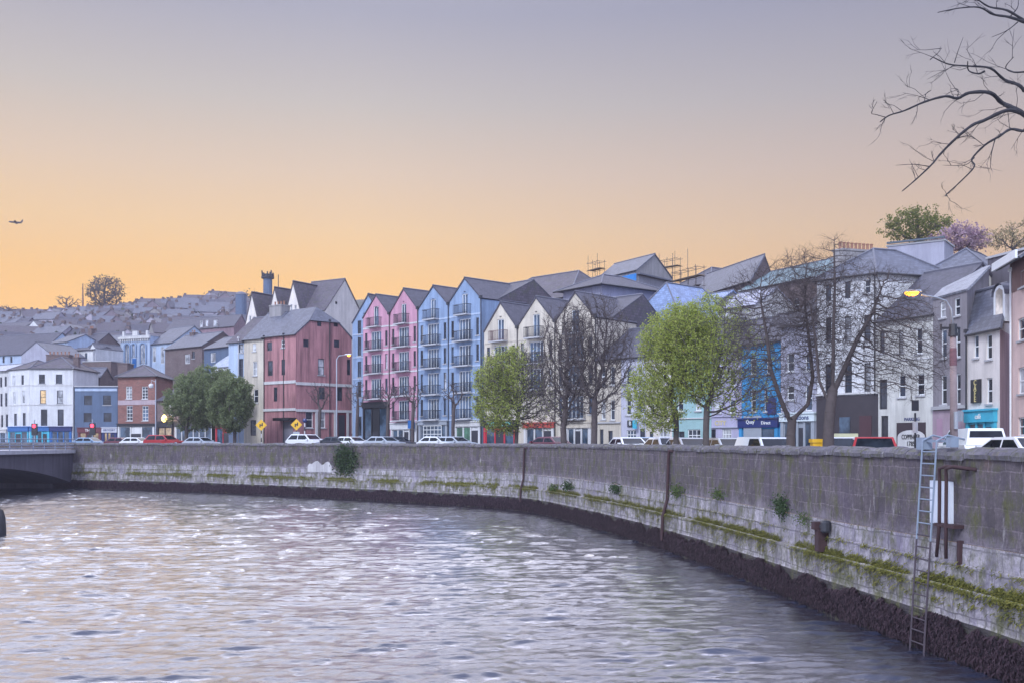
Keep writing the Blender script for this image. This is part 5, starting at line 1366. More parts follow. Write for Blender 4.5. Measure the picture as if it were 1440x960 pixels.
# weed and seaweed: thousands of strands, one mass each
def strands(name, label, cat, mat, s0, s1, n, zt, L, off, w, seed, mask):
    rg = np.random.default_rng(seed); V = []; Fc = []; k = 0
    for i in range(n):
        s = s0 + (s1 - s0) * rg.uniform() ** 1.7; z = zt(rg); den = mask(s, z)
        if rg.uniform() > den: continue
        p, r = qpt(s); t = np.array([-r[1], r[0]]); l = L * rg.uniform(.5, 1.4); ww = w * rg.uniform(.6, 1.5); o = off(z) + rg.uniform(.0, .06); tl = rg.normal(0, .05)
        for j, (dz, f, oo) in enumerate(((0, 1, 0), (-l * .5, 1.2, .04 + rg.uniform(0, .04)), (-l, .35, .03))):
            for sg in (-1, 1):
                q = p + r * (o + oo) + t * (sg * ww * f + tl * j); V.append((q[0], q[1], z + dz))
        Fc += [(k, k + 1, k + 3, k + 2), (k + 2, k + 3, k + 5, k + 4)]; k += 6
    o = mesh_np(name, V, Fc, mat); tag(o, label, cat, kind='stuff')
SEAW = leafmat('seaweed', (.006, .004, .006), (.055, .033, .042), .03)
MOSS = leafmat('moss', (.07, .08, .018), (.24, .22, .05), .25)
S0 = 46.0; nz = lambda a, b, c: noise.noise(Vector((a, b, c)))
strands('seaweed', 'dark brown seaweed hanging along the foot of the wall at the water line', 'seaweed', SEAW, S0 + 4, SEND - 4, 110000, lambda g: -3.05 - .85 * g.uniform() ** 1.1, .2, lambda z: .33, .02, 4,
        lambda s, z: 1 if z < -3.16 + .3 * nz(s * .7, 0, 3) + .2 * nz(s * 2.6, 1, 4) else .0)
strands('moss', 'yellow green moss trailing along the ledges of the quay wall', 'moss', MOSS, S0, SEND - 4, 80000, lambda g: -2.28 + g.normal(0, .08) if g.uniform() < .72 else -1.86 + g.normal(0, .05) if g.uniform() < .2 else -2.3 - .5 * g.uniform() ** 2, .085, lambda z: .135 if z > -2.33 else .30, .017, 5,
        lambda s, z: max(0, min(1, .5 + 1.5 * nz(s * .35, 2, 8) + .8 * nz(s * 1.7, z * 3, 2))))
# ------------------------------------------------------------------ vehicles
CARG = glass('car_glass', (.012, .016, .022), .05); CARG.node_tree.nodes['Principled BSDF'].inputs['IOR'].default_value = 1.35
TYRE = plain('tyre', (.02, .02, .02), .9); RIM = plain('rim', (.4, .4, .42), .35, .8)
def carpaint(name, c): 
    m = plain(name, c, .28, 0, .03, 1); m.node_tree.nodes['Principled BSDF'].inputs['Coat Weight'].default_value = .6; return m
TAIL = plain('tail_lamp', (.4, .02, .02), .3); HEAD = plain('head_lamp', (.7, .7, .75), .15)
CWHITE = carpaint('car_white', (.75, .75, .76)); CSILV = carpaint('car_silver', (.42, .45, .5)); CRED = carpaint('car_red', (.38, .03, .035)); CMAR = carpaint('car_maroon', (.14, .035, .05)); CDARK = carpaint('car_dark', (.03, .032, .04)); CBLUE = carpaint('car_blue', (.22, .32, .45))
PROF = {'hatch': dict(L=4.1, W=1.74, low=[(0, .32), (0, .78), (.08, .9), (.95, 1.0), (3.75, 1.02), (4.08, .92), (4.1, .35)], cab=[(.95, 1.0), (1.75, 1.45), (3.2, 1.47), (3.85, 1.02)]),
        'suv': dict(L=4.5, W=1.84, low=[(0, .38), (0, .95), (.1, 1.05), (1.05, 1.15), (4.3, 1.18), (4.5, 1.05), (4.5, .4)], cab=[(1.0, 1.14), (1.75, 1.7), (3.85, 1.74), (4.38, 1.17)]),
        'van': dict(L=4.5, W=1.8, low=[(0, .36), (0, .85), (.1, 1.0), (.85, 1.12), (4.4, 1.15), (4.48, 1.0), (4.5, .38)], cab=[(.8, 1.1), (1.55, 1.8), (4.25, 1.84), (4.44, 1.14)])}
def make_car(kind, col, label, cat='car', extras=None):
    q = PROF[kind]; L, W = q['L'], q['W']; root = thing('parked_' + ('van' if kind == 'van' else 'car'), (0, 0, 0), label, cat, 'vehicles parked along the quay'); hw = W / 2
    def prism(m, prof, wa, wb, mi=0, zmid=None):
        n = len(prof); zs = [z for _, z in prof]; z0, z1 = min(zs), max(zs)
        wid = lambda z: wa + (wb - wa) * (z - z0) / max(z1 - z0, .01)
        a = [Vector((x - L / 2, -wid(z), z)) for x, z in prof]; b = [Vector((x - L / 2, wid(z), z)) for x, z in prof]
        m.add(a + b, [list(range(n)), list(range(2 * n - 1, n - 1, -1))] + [[i, n + i, n + (i + 1) % n, (i + 1) % n] for i in range(n)], mi)
    m = MB(); prism(m, q['low'], hw * .97, hw)
    c = q['cab']; roofz = max(c[1][1], c[2][1])
    rp = [(c[1][0] + .02, c[1][1] - .05), (c[1][0] + .1, c[1][1] + .012), (c[2][0] - .1, c[2][1] + .012), (c[2][0] - .0, c[2][1] - .05)]; prism(m, rp, hw * .79, hw * .76)
    prism(m, c, hw * .945, hw * .775)
    for sx in ():
        yb, yt = sx * hw * .965, sx * hw * .79
        for (xa, za), (xb, zb) in (((c[0][0], c[0][1]), (c[1][0], c[1][1])), ((c[3][0], c[3][1]), (c[2][0], c[2][1])), (((c[0][0] + c[3][0]) / 2, c[0][1]), ((c[1][0] + c[2][0]) / 2, roofz - .02))):
            m.tube(Vector((xa - L / 2, yb, za - .02)), Vector((xb - L / 2, yt, zb - .01)), .045, .04, 6)
    if 0:
        for sx in (-1, 1):
            y0, y1 = sx * (hw * .967), sx * (hw * .80)
            m.poly([Vector((2.35 - L / 2, y0, c[0][1])), Vector((c[3][0] - L / 2, y0, c[3][1])), Vector((c[2][0] - L / 2, y1, c[2][1])), Vector((2.35 - L / 2, y1, roofz - .02))])
    o = part(m, 'body', col, root)
    z0c, z1c = c[0][1], roofz; wd = lambda z: hw * .945 + (hw * .775 - hw * .945) * (z - z0c) / (z1c - z0c)
    V_ = lambda x, y, z: Vector((x - L / 2, y, z)); lerp = lambda p, q, t: (p[0] + (q[0] - p[0]) * t, p[1] + (q[1] - p[1]) * t)
    def pane(nm, quad, out):
        m = MB(); m.poly([v + out * .006 for v in quad]); part(m, nm, CARG, root)
    for nm, (p, q2), sx in (('windscreen', (c[0], c[1]), -1), ('rear_window', (c[3], c[2]), 1)):
        if kind == 'van' and sx > 0: a, b2 = lerp(p, q2, .45), lerp(p, q2, .85)
        else: a, b2 = lerp(p, q2, .12), lerp(p, q2, .9)
        pane(nm, [V_(a[0], -wd(a[1]) * .88, a[1]), V_(a[0], wd(a[1]) * .88, a[1]), V_(b2[0], wd(b2[1]) * .88, b2[1]), V_(b2[0], -wd(b2[1]) * .88, b2[1])], Vector((sx * .8, 0, .6)))
    zb_, zt_ = z0c + .05 + (.0), roofz - .11
    edge = lambda e0, e1, z: e0[0] + (e1[0] - e0[0]) * (z - e0[1]) / (e1[1] - e0[1])
    xm_ = (c[0][0] + c[3][0]) / 2 + .1
    for sy in (-1, 1):
        for k in ((0, 1) if kind != 'van' else (0,)):
            xs = [(edge(c[0], c[1], z) + .14 if k == 0 else xm_ + .05) for z in (zb_, zt_)]; xe = [(xm_ - .05 if k == 0 else edge(c[3], c[2], z) - .16) for z in (zb_, zt_)]
            pane('side_window', [V_(xs[0], sy * wd(zb_), zb_), V_(xe[0], sy * wd(zb_), zb_), V_(xe[1], sy * wd(zt_), zt_), V_(xs[1], sy * wd(zt_), zt_)], Vector((0, sy, .2)))
    for x in (.8, L - .82):
        for sy in (-1, 1):
            m = MB(); ctr = Vector((x - L / 2, sy * (hw - .12), .31)); vs = []
            m.tube(ctr - Vector((0, .1 * sy, 0)), ctr + Vector((0, .125 * sy, 0)), .31, n=14); w = part(m, 'wheel', TYRE, root); m = MB()
            m.tube(ctr + Vector((0, .05 * sy, 0)), ctr + Vector((0, .135 * sy, 0)), .19, n=10); sub(m, 'rim', RIM, w)
    zb = q['low'][1][1]
    for sy in (-1, 1):
        fr = Fr((0, 0), (1, 0))
        m = MB(); m.box(fr, -L / 2 - .015, -L / 2 + .12, sy * hw * .72 - .17, sy * hw * .72 + .17, zb - .16, zb - .02); part(m, 'headlight', HEAD, root)
        m = MB(); m.box(fr, L / 2 - .1, L / 2 + .015, sy * hw * .82 - .12, sy * hw * .82 + .12, zb - .12, zb + .1); part(m, 'tail_light', TAIL, root)
        m = MB(); m.box(fr, 1.15 - L / 2, 1.3 - L / 2, sy * (hw + .1) - .09, sy * (hw + .1) + .09, c[0][1] - .02, c[0][1] + .13); part(m, 'mirror', col, root)
    return root
PR = {}
def car(kind, col, px, Y, rev, label, cat='car', turn=0):
    key = (kind, col.name)
    if key not in PR: PR[key] = o = make_car(kind, col, label, cat)
    else: o = copy_tree(PR[key]); o['label'] = label; o['category'] = cat
    x = (px - CX) / F * Y; d, i = qdist(x, Y); t = QD[i]
    o.location = (x, Y, ground_z(x, Y) + .008); o.rotation_euler = (0, 0, math.atan2(t[1], t[0]) + (math.pi if rev else 0) + turn); return o
car('hatch', CBLUE, 127, 122, 0, 'pale blue parked hatchback at the far left before the slate blue house')
car('hatch', CMAR, 172, 121, 0, 'maroon parked hatchback just left of the small white car')
car('hatch', CWHITE, 194, 119, 0, 'small white hatchback between the maroon car and the red car')
car('suv', CRED, 231, 113, 0, 'red parked car with a raised roof before the dark pub')
car('hatch', CSILV, 283, 112, 0, 'silver hatchback under the round dark green trees')
car('suv', CWHITE, 432, 102, 0, 'white parked car with a high roof before the old pink corner building')
car('hatch', CDARK, 469, 100.5, 1, 'dark parked hatchback between two white cars behind the ivy')
car('hatch', CWHITE, 496, 99, 0, 'white hatchback above the ivy mat on the wall')
car('hatch', CSILV, 541, 96, 0, 'silver hatchback parked before the first pink gable')
car('hatch', CDARK, 558, 98, 0, 'dark hatchback with red tail light beside the silver one before the pink gables')
car('hatch', CWHITE, 617, 91, 0, 'white hatchback parked before the pollarded tree and the blue gables')
car('hatch', CSILV, 640, 90, 0, 'silver hatchback parked before the highest blue gable')
car('hatch', CMAR, 769, 79, 1, 'maroon hatchback between the half leafed tree and the bare trees')
car('hatch', CWHITE, 885, 63, 0, 'white hatchback right of the pale bare trunk')
car('hatch', CBLUE, 910, 68, 0, 'blue hatchback before the beige house doorway')
car('hatch', CWHITE, 931, 58, 1, 'white hatchback just left of the left leafy trunk')
car('hatch', CWHITE, 969, 55, 0, 'white hatchback between the two leafy trunks')
car('hatch', CSILV, 1024, 52, 0, 'silver hatchback left of the white van with green lettering')
car('van', CWHITE, 1365, 44, 1, 'white panel van parked behind the ladder before the cafe', 'van', -.3)
v = car('van', CWHITE, 1079, 48, 0, 'white van with a green lettered panel, left of the large forked trunk', 'van'); v.scale = (1, 1, .82)
m = MB(); fr = Fr((2.2, -.9), (-1.6, -.9)) if 0 else Fr((-.1, -.905), (2.1, -.905)); m.box(fr, 0, 2.1, -.02, .05, .98, 1.36); g = m.build('side_panel', plain('van_green', (.03, .12, .11), .5), None)
g.parent = v
m = MB(); put_text(m, fr, 1.05, 1.17, -.022, 'CARPENTRY', .3, 0); g2 = m.build('lettering', WHITE, None, uv=False); g2.parent = g
m = MB(); put_text(m, fr, 1.05, 1.17, 0, '', .3, 0)
tx = car('hatch', CWHITE, 1190, 43.5, 1, 'white taxi with a roof sign beside the red car', 'taxi', -.42)
m = MB(); fr = Fr((-.1, -.5), (-.1, .5)); m.box(fr, 0, 1, 0, .22, 1.487, 1.64); g = m.build('roof_sign', plain('taxi_sign', (.7, .68, .4), .4), None); g.parent = tx
car('suv', CRED, 1226, 41, 1, 'red car seen from behind, right of the taxi', 'car', -.42).scale = (1, 1, .84)
car('hatch', CWHITE, 1424, 40, 1, 'white hatchback at the right edge in front of the peach house')

# ------------------------------------------------------------------ street furniture
STEEL = plain('galvanised', (.36, .38, .42), .45, .3); LAMP = emitter('sodium_lamp', (1, .36, .03), 5)
def gpt(px, Y): x = (px - CX) / F * Y; return Vector((x, Y, ground_z(x, Y)))
def lamp_post(px, Y, ytop, dx, label, lit, head_px=None):
    b = gpt(px, Y); t = thing('street_lamp', b, label, 'street lamp'); zt = zat(ytop, Y); m = MB(); m.path([b - Vector((0, 0, .1)), b + Vector((0, 0, 1.2)), Vector((b.x, Y, zt - .4)), Vector((b.x + dx * .25, Y, zt)), Vector((b.x + dx, Y, zt + .06))], [.1, .09, .065, .05, .045], 8)
    part(m, 'pole', STEEL, t, smooth=True); m = MB(); c = Vector((b.x + dx, Y, zt + .04)); s = 1 if dx > 0 else -1
    m.add([c + Vector((s * u, v, w)) for u, v, w in ((-.1, -.1, .06), (.75, -.17, .08), (.75, .17, .08), (-.1, .1, .06), (0, -.08, .16), (.6, -.1, .2), (.6, .1, .2), (0, .08, .16))], [(0, 1, 5, 4), (1, 2, 6, 5), (2, 3, 7, 6), (3, 0, 4, 7), (4, 5, 6, 7), (0, 3, 2, 1)]); h = part(m, 'lamp_head', STEEL, t)
    m = MB(); m.lathe(c + Vector((s * .42, 0, -.12)), [(.08, 0), (.17, .06), (.2, .16)], 10); sub(m, 'lamp_glass', LAMP if lit else GLP, h); return t, c
lamp_post(473.5, 112, 500, .95, 'tall grey street lamp with a lit orange lamp before the old pink building', True)
lamp_post(545.5, 103, 596, .3, 'short street lamp before the second pink gable', False) if 0 else None
# wooden utility pole with a long lamp arm
b = gpt(1342, 42); t = thing('utility_pole', b, 'weathered wooden pole with a red band and an arm holding a lit orange lamp', 'utility pole')
top = P(1340, 461, 42); m = MB(); m.path([b - Vector((0, 0, .1)), b.lerp(top, .5), top], [.17, .15, .12], 10); part(m, 'pole', plain('pole_wood', (.26, .2, .2), .9, 0, .35, 3), t, smooth=True)
m = MB(); m.path([b.lerp(top, .74), b.lerp(top, .86)], [.15, .145], 10); part(m, 'red_band', plain('band_red', (.17, .08, .095), .7), t)
m = MB(); m.tube(top + Vector((0, 0, -.35)), top + Vector((0, 0, .15)), .2, .17, 8); m.tube(top + Vector((-.5, 0, 0)), top + Vector((.3, 0, 0)), .05, n=6); m.tube(top + Vector((-.5, 0, -.1)), top + Vector((-.5, 0, .15)), .05, n=6); part(m, 'transformer_bracket', IRON, t)
m = MB(); m.path([top, P(1337.5, 435, 42), P(1330, 423, 42), P(1316, 418.5, 41.5), P(1296, 415, 41)], [.05, .045, .04, .04, .035], 7); arm = part(m, 'lamp_arm', STEEL, t, smooth=True)
c = P(1283, 412, 41); m = MB(); m.add([c + Vector((u, v, w)) for u, v, w in ((-.32, -.13, .03), (.42, -.08, .05), (.42, .08, .05), (-.32, .13, .03), (-.25, -.08, .14), (.36, -.05, .12), (.36, .05, .12), (-.25, .08, .14))], [(0, 1, 5, 4), (1, 2, 6, 5), (2, 3, 7, 6), (3, 0, 4, 7), (4, 5, 6, 7), (0, 3, 2, 1)]); h = part(m, 'lamp_head', STEEL, t)
m = MB(); m.lathe(c + Vector((-.02, 0, -.12)), [(.1, 0), (.2, .05), (.24, .12), (.22, .15)], 12); m.v = [Vector((c.x + (p.x - c.x) * 1.25, p.y, p.z)) for p in m.v]; sub(m, 'lamp_glass', LAMP, h)
l = bpy.data.lights.new('lamp_light', 'POINT'); l.energy = 60; l.color = (1, .5, .12); l.shadow_soft_size = .15; lo = bpy.data.objects.new('lamp_light', l); COL.objects.link(lo); lo.location = c + Vector((0, 0, -.4)); tag(lo, kind='helper')
m = MB(); m.path([b.lerp(top, .3) + Vector((0, -.2, 0)), b.lerp(top, .42) + Vector((0, -.2, 0))], [.09, .09], 8); part(m, 'junction_box', STEEL, t)
# striped pole before the garage
b = gpt(1287, 43); t = thing('sign_post', b, 'slim dark and pale post with a small finger sign before the garage opening', 'sign post')
m = MB(); m.path([b, Vector((b.x, b.y, zat(580, 43)))], [.05, .045], 8); part(m, 'post', IRON, t); m = MB(); m.path([Vector((b.x, b.y, zat(608, 43))), Vector((b.x, b.y, zat(592, 43)))], [.11, .11], 10); part(m, 'pale_sleeve', W2, t)
m = MB(); m.box(Fr((b.x - .3, b.y), (b.x + .3, b.y)), .15, .45, -.02, .02, zat(577, 43), zat(562, 43)); part(m, 'finger_sign', IRON, t)
# warning signs
YEL = plain('sign_yellow', (.75, .42, .02), .5)
def diamond(px, py, Y, label, plate=False):
    b = gpt(px, Y); t = thing('road_sign', b, label, 'road sign', 'yellow diamond road signs'); c = P(px, py, Y); m = MB(); n = 6
    for k in range(n): m.tube(b + (c - b) * (k / n) if 0 else Vector((b.x, b.y, b.z + (c.z - b.z) * k / n)), Vector((b.x, b.y, b.z + (c.z - b.z) * (k + 1) / n)), .055, n=7, mi=k % 2)
    part(m, 'post', [IRON, W2], t); r = .62; m = MB(); q = [c + Vector((0, -.08, r)), c + Vector((-r, -.08, 0)), c + Vector((0, -.08, -r)), c + Vector((r, -.08, 0))]
    m.add(q + [p + Vector((0, .04, 0)) for p in q], [(0, 1, 2, 3), (7, 6, 5, 4), (0, 4, 5, 1), (1, 5, 6, 2), (2, 6, 7, 3), (3, 7, 4, 0)]); d = part(m, 'diamond_plate', YEL, t)
    m = MB(); f = Fr((c.x - .3, c.y - .085), (c.x + .3, c.y - .085)); m.box(f, .12, .24, -.012, 0, c.z - .25, c.z + .12); m.box(f, .36, .48, -.012, 0, c.z - .12, c.z + .25); m.box(f, .12, .48, -.014, -.001, c.z - .05, c.z + .06); sub(m, 'symbol', IRON, d)
    if plate: m = MB(); m.box(Fr((c.x - .35, c.y - .08), (c.x + .35, c.y - .08)), 0, .7, -.02, .0, c.z - 1.15, c.z - .75); part(m, 'plate', STEEL, t)
diamond(367.5, 597, 109, 'yellow diamond warning sign before the cream townhouse, the left one')
diamond(417, 596.5, 107, 'yellow diamond warning sign with a small grey plate before the pink corner building', True)
b = gpt(428.5, 106); t = thing('crossing_pole', b, 'black and white banded crossing pole right of the yellow signs', 'crossing pole'); m = MB(); z1 = zat(594, 106)
for k in range(7): m.tube(Vector((b.x, b.y, b.z + (z1 - b.z) * k / 7)), Vector((b.x, b.y, b.z + (z1 - b.z) * (k + 1) / 7)), .07, n=7, mi=k % 2)
part(m, 'pole', [W2, IRON], t); m = MB(); m.lathe(Vector((b.x, b.y, z1)), [(.05, 0), (.2, .12), (.24, .26), (.18, .42), (.05, .48)], 10); part(m, 'globe', NAVY, t)
# traffic lights
REDL = emitter('red_signal', (1, .03, .06), 5)
def signal(px, py, Y, label):
    b = gpt(px, Y); t = thing('traffic_light', b, label, 'traffic light', 'traffic lights at the bridge'); c = P(px, py, Y); m = MB(); m.path([b, Vector((b.x, b.y, c.z + 1.0))], .07, 8); part(m, 'pole', STEEL, t)
    f = Fr((c.x - .25, c.y - .12), (c.x + .25, c.y - .12)); m = MB(); m.box(f, -.1, .6, 0, .25, c.z - 1.0, c.z + .5); h = part(m, 'signal_head', IRON, t)
    m = MB(); m.lathe(Vector((0, 0, 0)), [(.24, -.04), (.2, .06)], 12); m.v = [Vector((c.x + p.x, c.y - .13 - p.z, c.z + .18 + p.y)) for p in m.v]; sub(m, 'red_lamp', REDL, h)
signal(48.5, 600.5, 128, 'traffic light showing red before the white corner pub')
signal(130, 600, 126, 'traffic light showing red before the slate blue house')
b = gpt(219, 119); t = thing('globe_lamp', b, 'tall thin post carrying a round white globe in front of the brick house', 'street lamp'); z1 = zat(533, 119); m = MB(); m.path([b, Vector((b.x, b.y, z1))], [.09, .06], 8); m.path([Vector((b.x, b.y, z1 - .3)), Vector((b.x - .5, b.y, z1 - .1)), Vector((b.x - .55, b.y, z1 - .45))], .035, 6); part(m, 'post', STEEL, t)
m = MB(); m.lathe(Vector((b.x - .55, b.y, z1 - 1.05)), [(.06, 0), (.26, .1), (.3, .28), (.26, .46), (.06, .56)], 12); part(m, 'globe', W1, t)
# warm lamp of the dark pub and yellow box by the granite front
b = P(231, 588.5, 143.5); m = MB(); m.lathe(b + Vector((0, 0, -.45)), [(.12, 0), (.36, .25), (.42, .6), (.22, .95), (.05, 1.1)], 10); o = part(m, 'wall_lantern', emitter('yellow_lantern', (1, .75, .2), 4), None); tag(o, 'glowing yellow wall lantern over the dark pub sign board', 'lantern')
l = bpy.data.lights.new('lantern_light', 'POINT'); l.energy = 90; l.color = (1, .7, .3); l.shadow_soft_size = .3; lo = bpy.data.objects.new('lantern_light', l); COL.objects.link(lo); lo.location = b + Vector((0, -1.2, .2)); tag(lo, kind='helper')
b = gpt(1151, 40); m = MB(); m.box(Fr((b.x - .22, b.y), (b.x + .22, b.y)), 0, .44, 0, .4, b.z, b.z + 1.25); m.box(Fr((b.x - .26, b.y), (b.x + .26, b.y)), 0, .52, -.04, .44, b.z + 1.253, b.z + 1.4); o = part(m, 'grit_box', YEL, None); tag(o, 'yellow street box standing at the foot of the largest bare tree', 'street box')

# ------------------------------------------------------------------ ironwork on the quay wall
RUST = plain('rust', (.042, .019, .021), .85, 0, .5, 5); LADM = plain('ladder_paint', (.19, .225, .28), .6, 0, .3, 4); RUSTL = plain('ladder_rust', (.06, .045, .055), .8, 0, .5, 5)
def on_wall(px):
    j = q_at_px(px); f = Fr((QA[j, 0], QA[j, 1]), (QA[j, 0] - QD[j, 0], QA[j, 1] - QD[j, 1])); return f, QA[j, 1]   # u runs to the right in the photo, d into the wall
f, Yw = on_wall(1307)
t = thing('wall_ladder', f.pt(0, -.4, ZW), 'pale grey steel ladder running down the quay wall into the water', 'ladder')
for sx in (0, .62):
    m = MB(); m.path([f.pt(sx, .55, 1.05), f.pt(sx, .1, 1.15), f.pt(sx, -.17, 1.02), f.pt(sx, -.33, -1.4)], .025, 6); m.path([f.pt(sx, -.33, -1.4), f.pt(sx, -.524, -4.4)], .025, 6, 1); part(m, 'stile', [LADM, RUSTL], t)
for k in range(17):
    z = .75 - k * .29; d = -.17 - .0655 * (1.02 - z); m = MB(); m.tube(f.pt(0, d, z), f.pt(.62, d, z), .017, n=6); part(m, 'rung', LADM if z > -1.2 else RUSTL, t)
f, Yw = on_wall(1312)
m = MB(); m.box(f, -.35, -.02, -.14, .1, .80, 1.1); m.box(f, -.02, .9, -.06, .0, .98, 1.04); m.box(f, .9, 1.1, -.1, .1, .86, 1.1); o = part(m, 'gate_bracket', LADM, None); tag(o, 'blue grey steel gate bracket bolted across the wall top at the ladder head', 'bracket')
f, Yw = on_wall(1331)
t = thing('pipe_hoop', f.pt(0, -.3, -1.2), 'pair of dark rusty hooped pipes clamped to the wall right of the ladder', 'pipes')
for i, u in enumerate((-.02, .26)):
    m = MB(); m.path([f.pt(u + .75, -.02, .36), f.pt(u + .3, -.3, .42), f.pt(u + .02, -.32, .36), f.pt(u, -.3, .1), f.pt(u - .05, -.28, -1.0), f.pt(u - .08 - (.12 if i == 0 else 0), -.26, -1.75)], .042, 8); part(m, 'pipe', RUST, t, smooth=True)
m = MB(); m.box(f, -.25, .55, -.3, -.02, -1.02, -.94); part(m, 'clamp', RUST, t)
m = MB(); m.box(f, -.75, .12, -.12, -.03, -.98, .05); o = part(m, 'backing_board', plain('pale_board', (.6, .62, .68), .6, 0, .12, 2), None); tag(o, 'pale flat board fixed to the wall behind the rusty hooped pipes', 'board')
for px, zt, zb, lab in ((945, .66, -3.6, 'long dark rusty drain pipe down the wall below the left leafy trunk'), (740, .62, -3.4, 'rusty drain pipe down the wall below the half leafed tree')):
    f, Yw = on_wall(px); m = MB(); m.path([f.pt(.35, .1, zt - .12), f.pt(.03, -.12, zt - .1), f.pt(0, -.14, zt - .4), f.pt(0, -.2, -1.7), f.pt(0, -.42, -2.5), f.pt(0, -.46, zb)], .075, 8); o = part(m, 'wall_pipe', RUST, None); tag(o, lab, 'drain pipe')
f, Yw = on_wall(1170); t = thing('iron_bracket', f.pt(0, -.3, -2.2), 'black rusty iron mooring bracket standing on the wall ledge', 'bracket')
m = MB(); m.box(f, -.14, .12, -.42, -.1, -2.3, -1.65); m.box(f, -.2, .02, -.5, -.09, -1.648, -1.42); part(m, 'post', RUST, t); m = MB(); m.lathe(f.pt(.26, -.25, -1.72), [(.1, 0), (.16, .05), (.16, .3), (.1, .36)], 10); m.tube(f.pt(-.1, -.3, -1.55), f.pt(.3, -.25, -1.55), .07, n=7); part(m, 'roller', IRON, t)
f, Yw = on_wall(1358); m = MB(); m.box(f, -.05, .05, -.16, -.0, -1.9, -1.3); o = part(m, 'wall_bar', RUST, None); tag(o, 'short rusty iron bar set upright in the wall right of the hooped pipes', 'iron bar')
f, Yw = on_wall(447); m = MB(); u0, u1 = f.u(434), f.u(468); rg = random.Random(4); pts = []
for k, hh in enumerate((.5, .72, .66, .8, .92, .95, .74, .6, .66, .84, .9, .78, .5)): pts.append((u0 + (u1 - u0) * k / 12, -1.75 + hh * 1.05))
m.add([f.pt(u, -.13, -1.75) for u, z in pts] + [f.pt(u, -.13, z) for u, z in pts], [[k, k + 1, 14 + k, 13 + k] for k in range(12)]); m.add([f.pt(u, -.13, z) for u, z in pts] + [f.pt(u, .1, z) for u, z in pts], [[k, k + 1, 14 + k, 13 + k] for k in range(12)]); m.add([f.pt(u, -.13, -1.75) for u, z in pts] + [f.pt(u, .1, -1.75) for u, z in pts], [[k, k + 1, 14 + k, 13 + k] for k in range(12)])
o = part(m, 'lime_patch', paint('lime_wash', (.5, .47, .47), .9), None); o.parent = quay; o.location = -world_loc(quay); 

# ------------------------------------------------------------------ bridge at the left
t = thing('river_bridge', (-50, 100, ZW), 'low river bridge with a pale deck edge and thin steel railings at the left edge', 'bridge')
A0, B0 = Vector((-47.3, 107.5, 0)), Vector((-51.5, 55, 0)); dr = (B0 - A0).normalized(); sd = Vector((-dr.y, dr.x, 0)); sd = sd if sd.x < 0 else -sd; LB = (B0 - A0).length
bp = lambda s, o, z: A0 + dr * s + sd * o + Vector((0, 0, z))
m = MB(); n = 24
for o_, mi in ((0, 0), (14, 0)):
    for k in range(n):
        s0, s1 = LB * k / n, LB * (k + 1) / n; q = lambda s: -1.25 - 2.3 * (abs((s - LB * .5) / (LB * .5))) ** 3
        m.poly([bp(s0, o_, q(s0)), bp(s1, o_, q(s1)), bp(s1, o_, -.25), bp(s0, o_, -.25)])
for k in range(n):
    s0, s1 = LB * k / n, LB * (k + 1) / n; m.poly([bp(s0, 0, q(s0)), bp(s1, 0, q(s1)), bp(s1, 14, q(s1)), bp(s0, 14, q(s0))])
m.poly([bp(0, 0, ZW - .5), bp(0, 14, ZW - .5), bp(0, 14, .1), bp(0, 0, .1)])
part(m, 'arch', paint('bridge_shaded', (.08, .07, .09), .6), t)  # deep shade under the deck is put into this dark colour
m = MB(); m.hexa([bp(-1, -.35, -.25), bp(LB, -.35, -.25), bp(LB, 14.3, -.25), bp(-1, 14.3, -.25), bp(-1, -.35, .12), bp(LB, -.35, .12), bp(LB, 14.3, .12), bp(-1, 14.3, .12)])
part(m, 'deck', paint('deck_pale', (.42, .4, .42), .4), t)
m = MB()
for k in range(27):
    p = bp(LB * k / 26, -.15, .12); m.tube(p, p + Vector((0, 0, 1.15)), .045, n=6)
for z in (.35, .62, .89, 1.25): m.tube(bp(0, -.15, z), bp(LB, -.15, z), .035 if z < 1 else .05, n=6)
part(m, 'railing', plain('railing_blue', (.2, .24, .32), .5), t)
# dark mooring pile at the left edge
c = Vector(((-1.0 - CX) / F * 54, 54, ZW)); m = MB(); m.lathe(c + Vector((0, 0, -.6)), [(.36, 0), (.34, .9), (.3, 1.5), (.2, 1.85), (.08, 1.95)], 12); o = part(m, 'mooring_pile', plain('wet_timber', (.02, .018, .02), .6, 0, .4, 4), None, smooth=True); tag(o, 'dark rounded mooring pile standing in the river at the left edge', 'mooring pile')

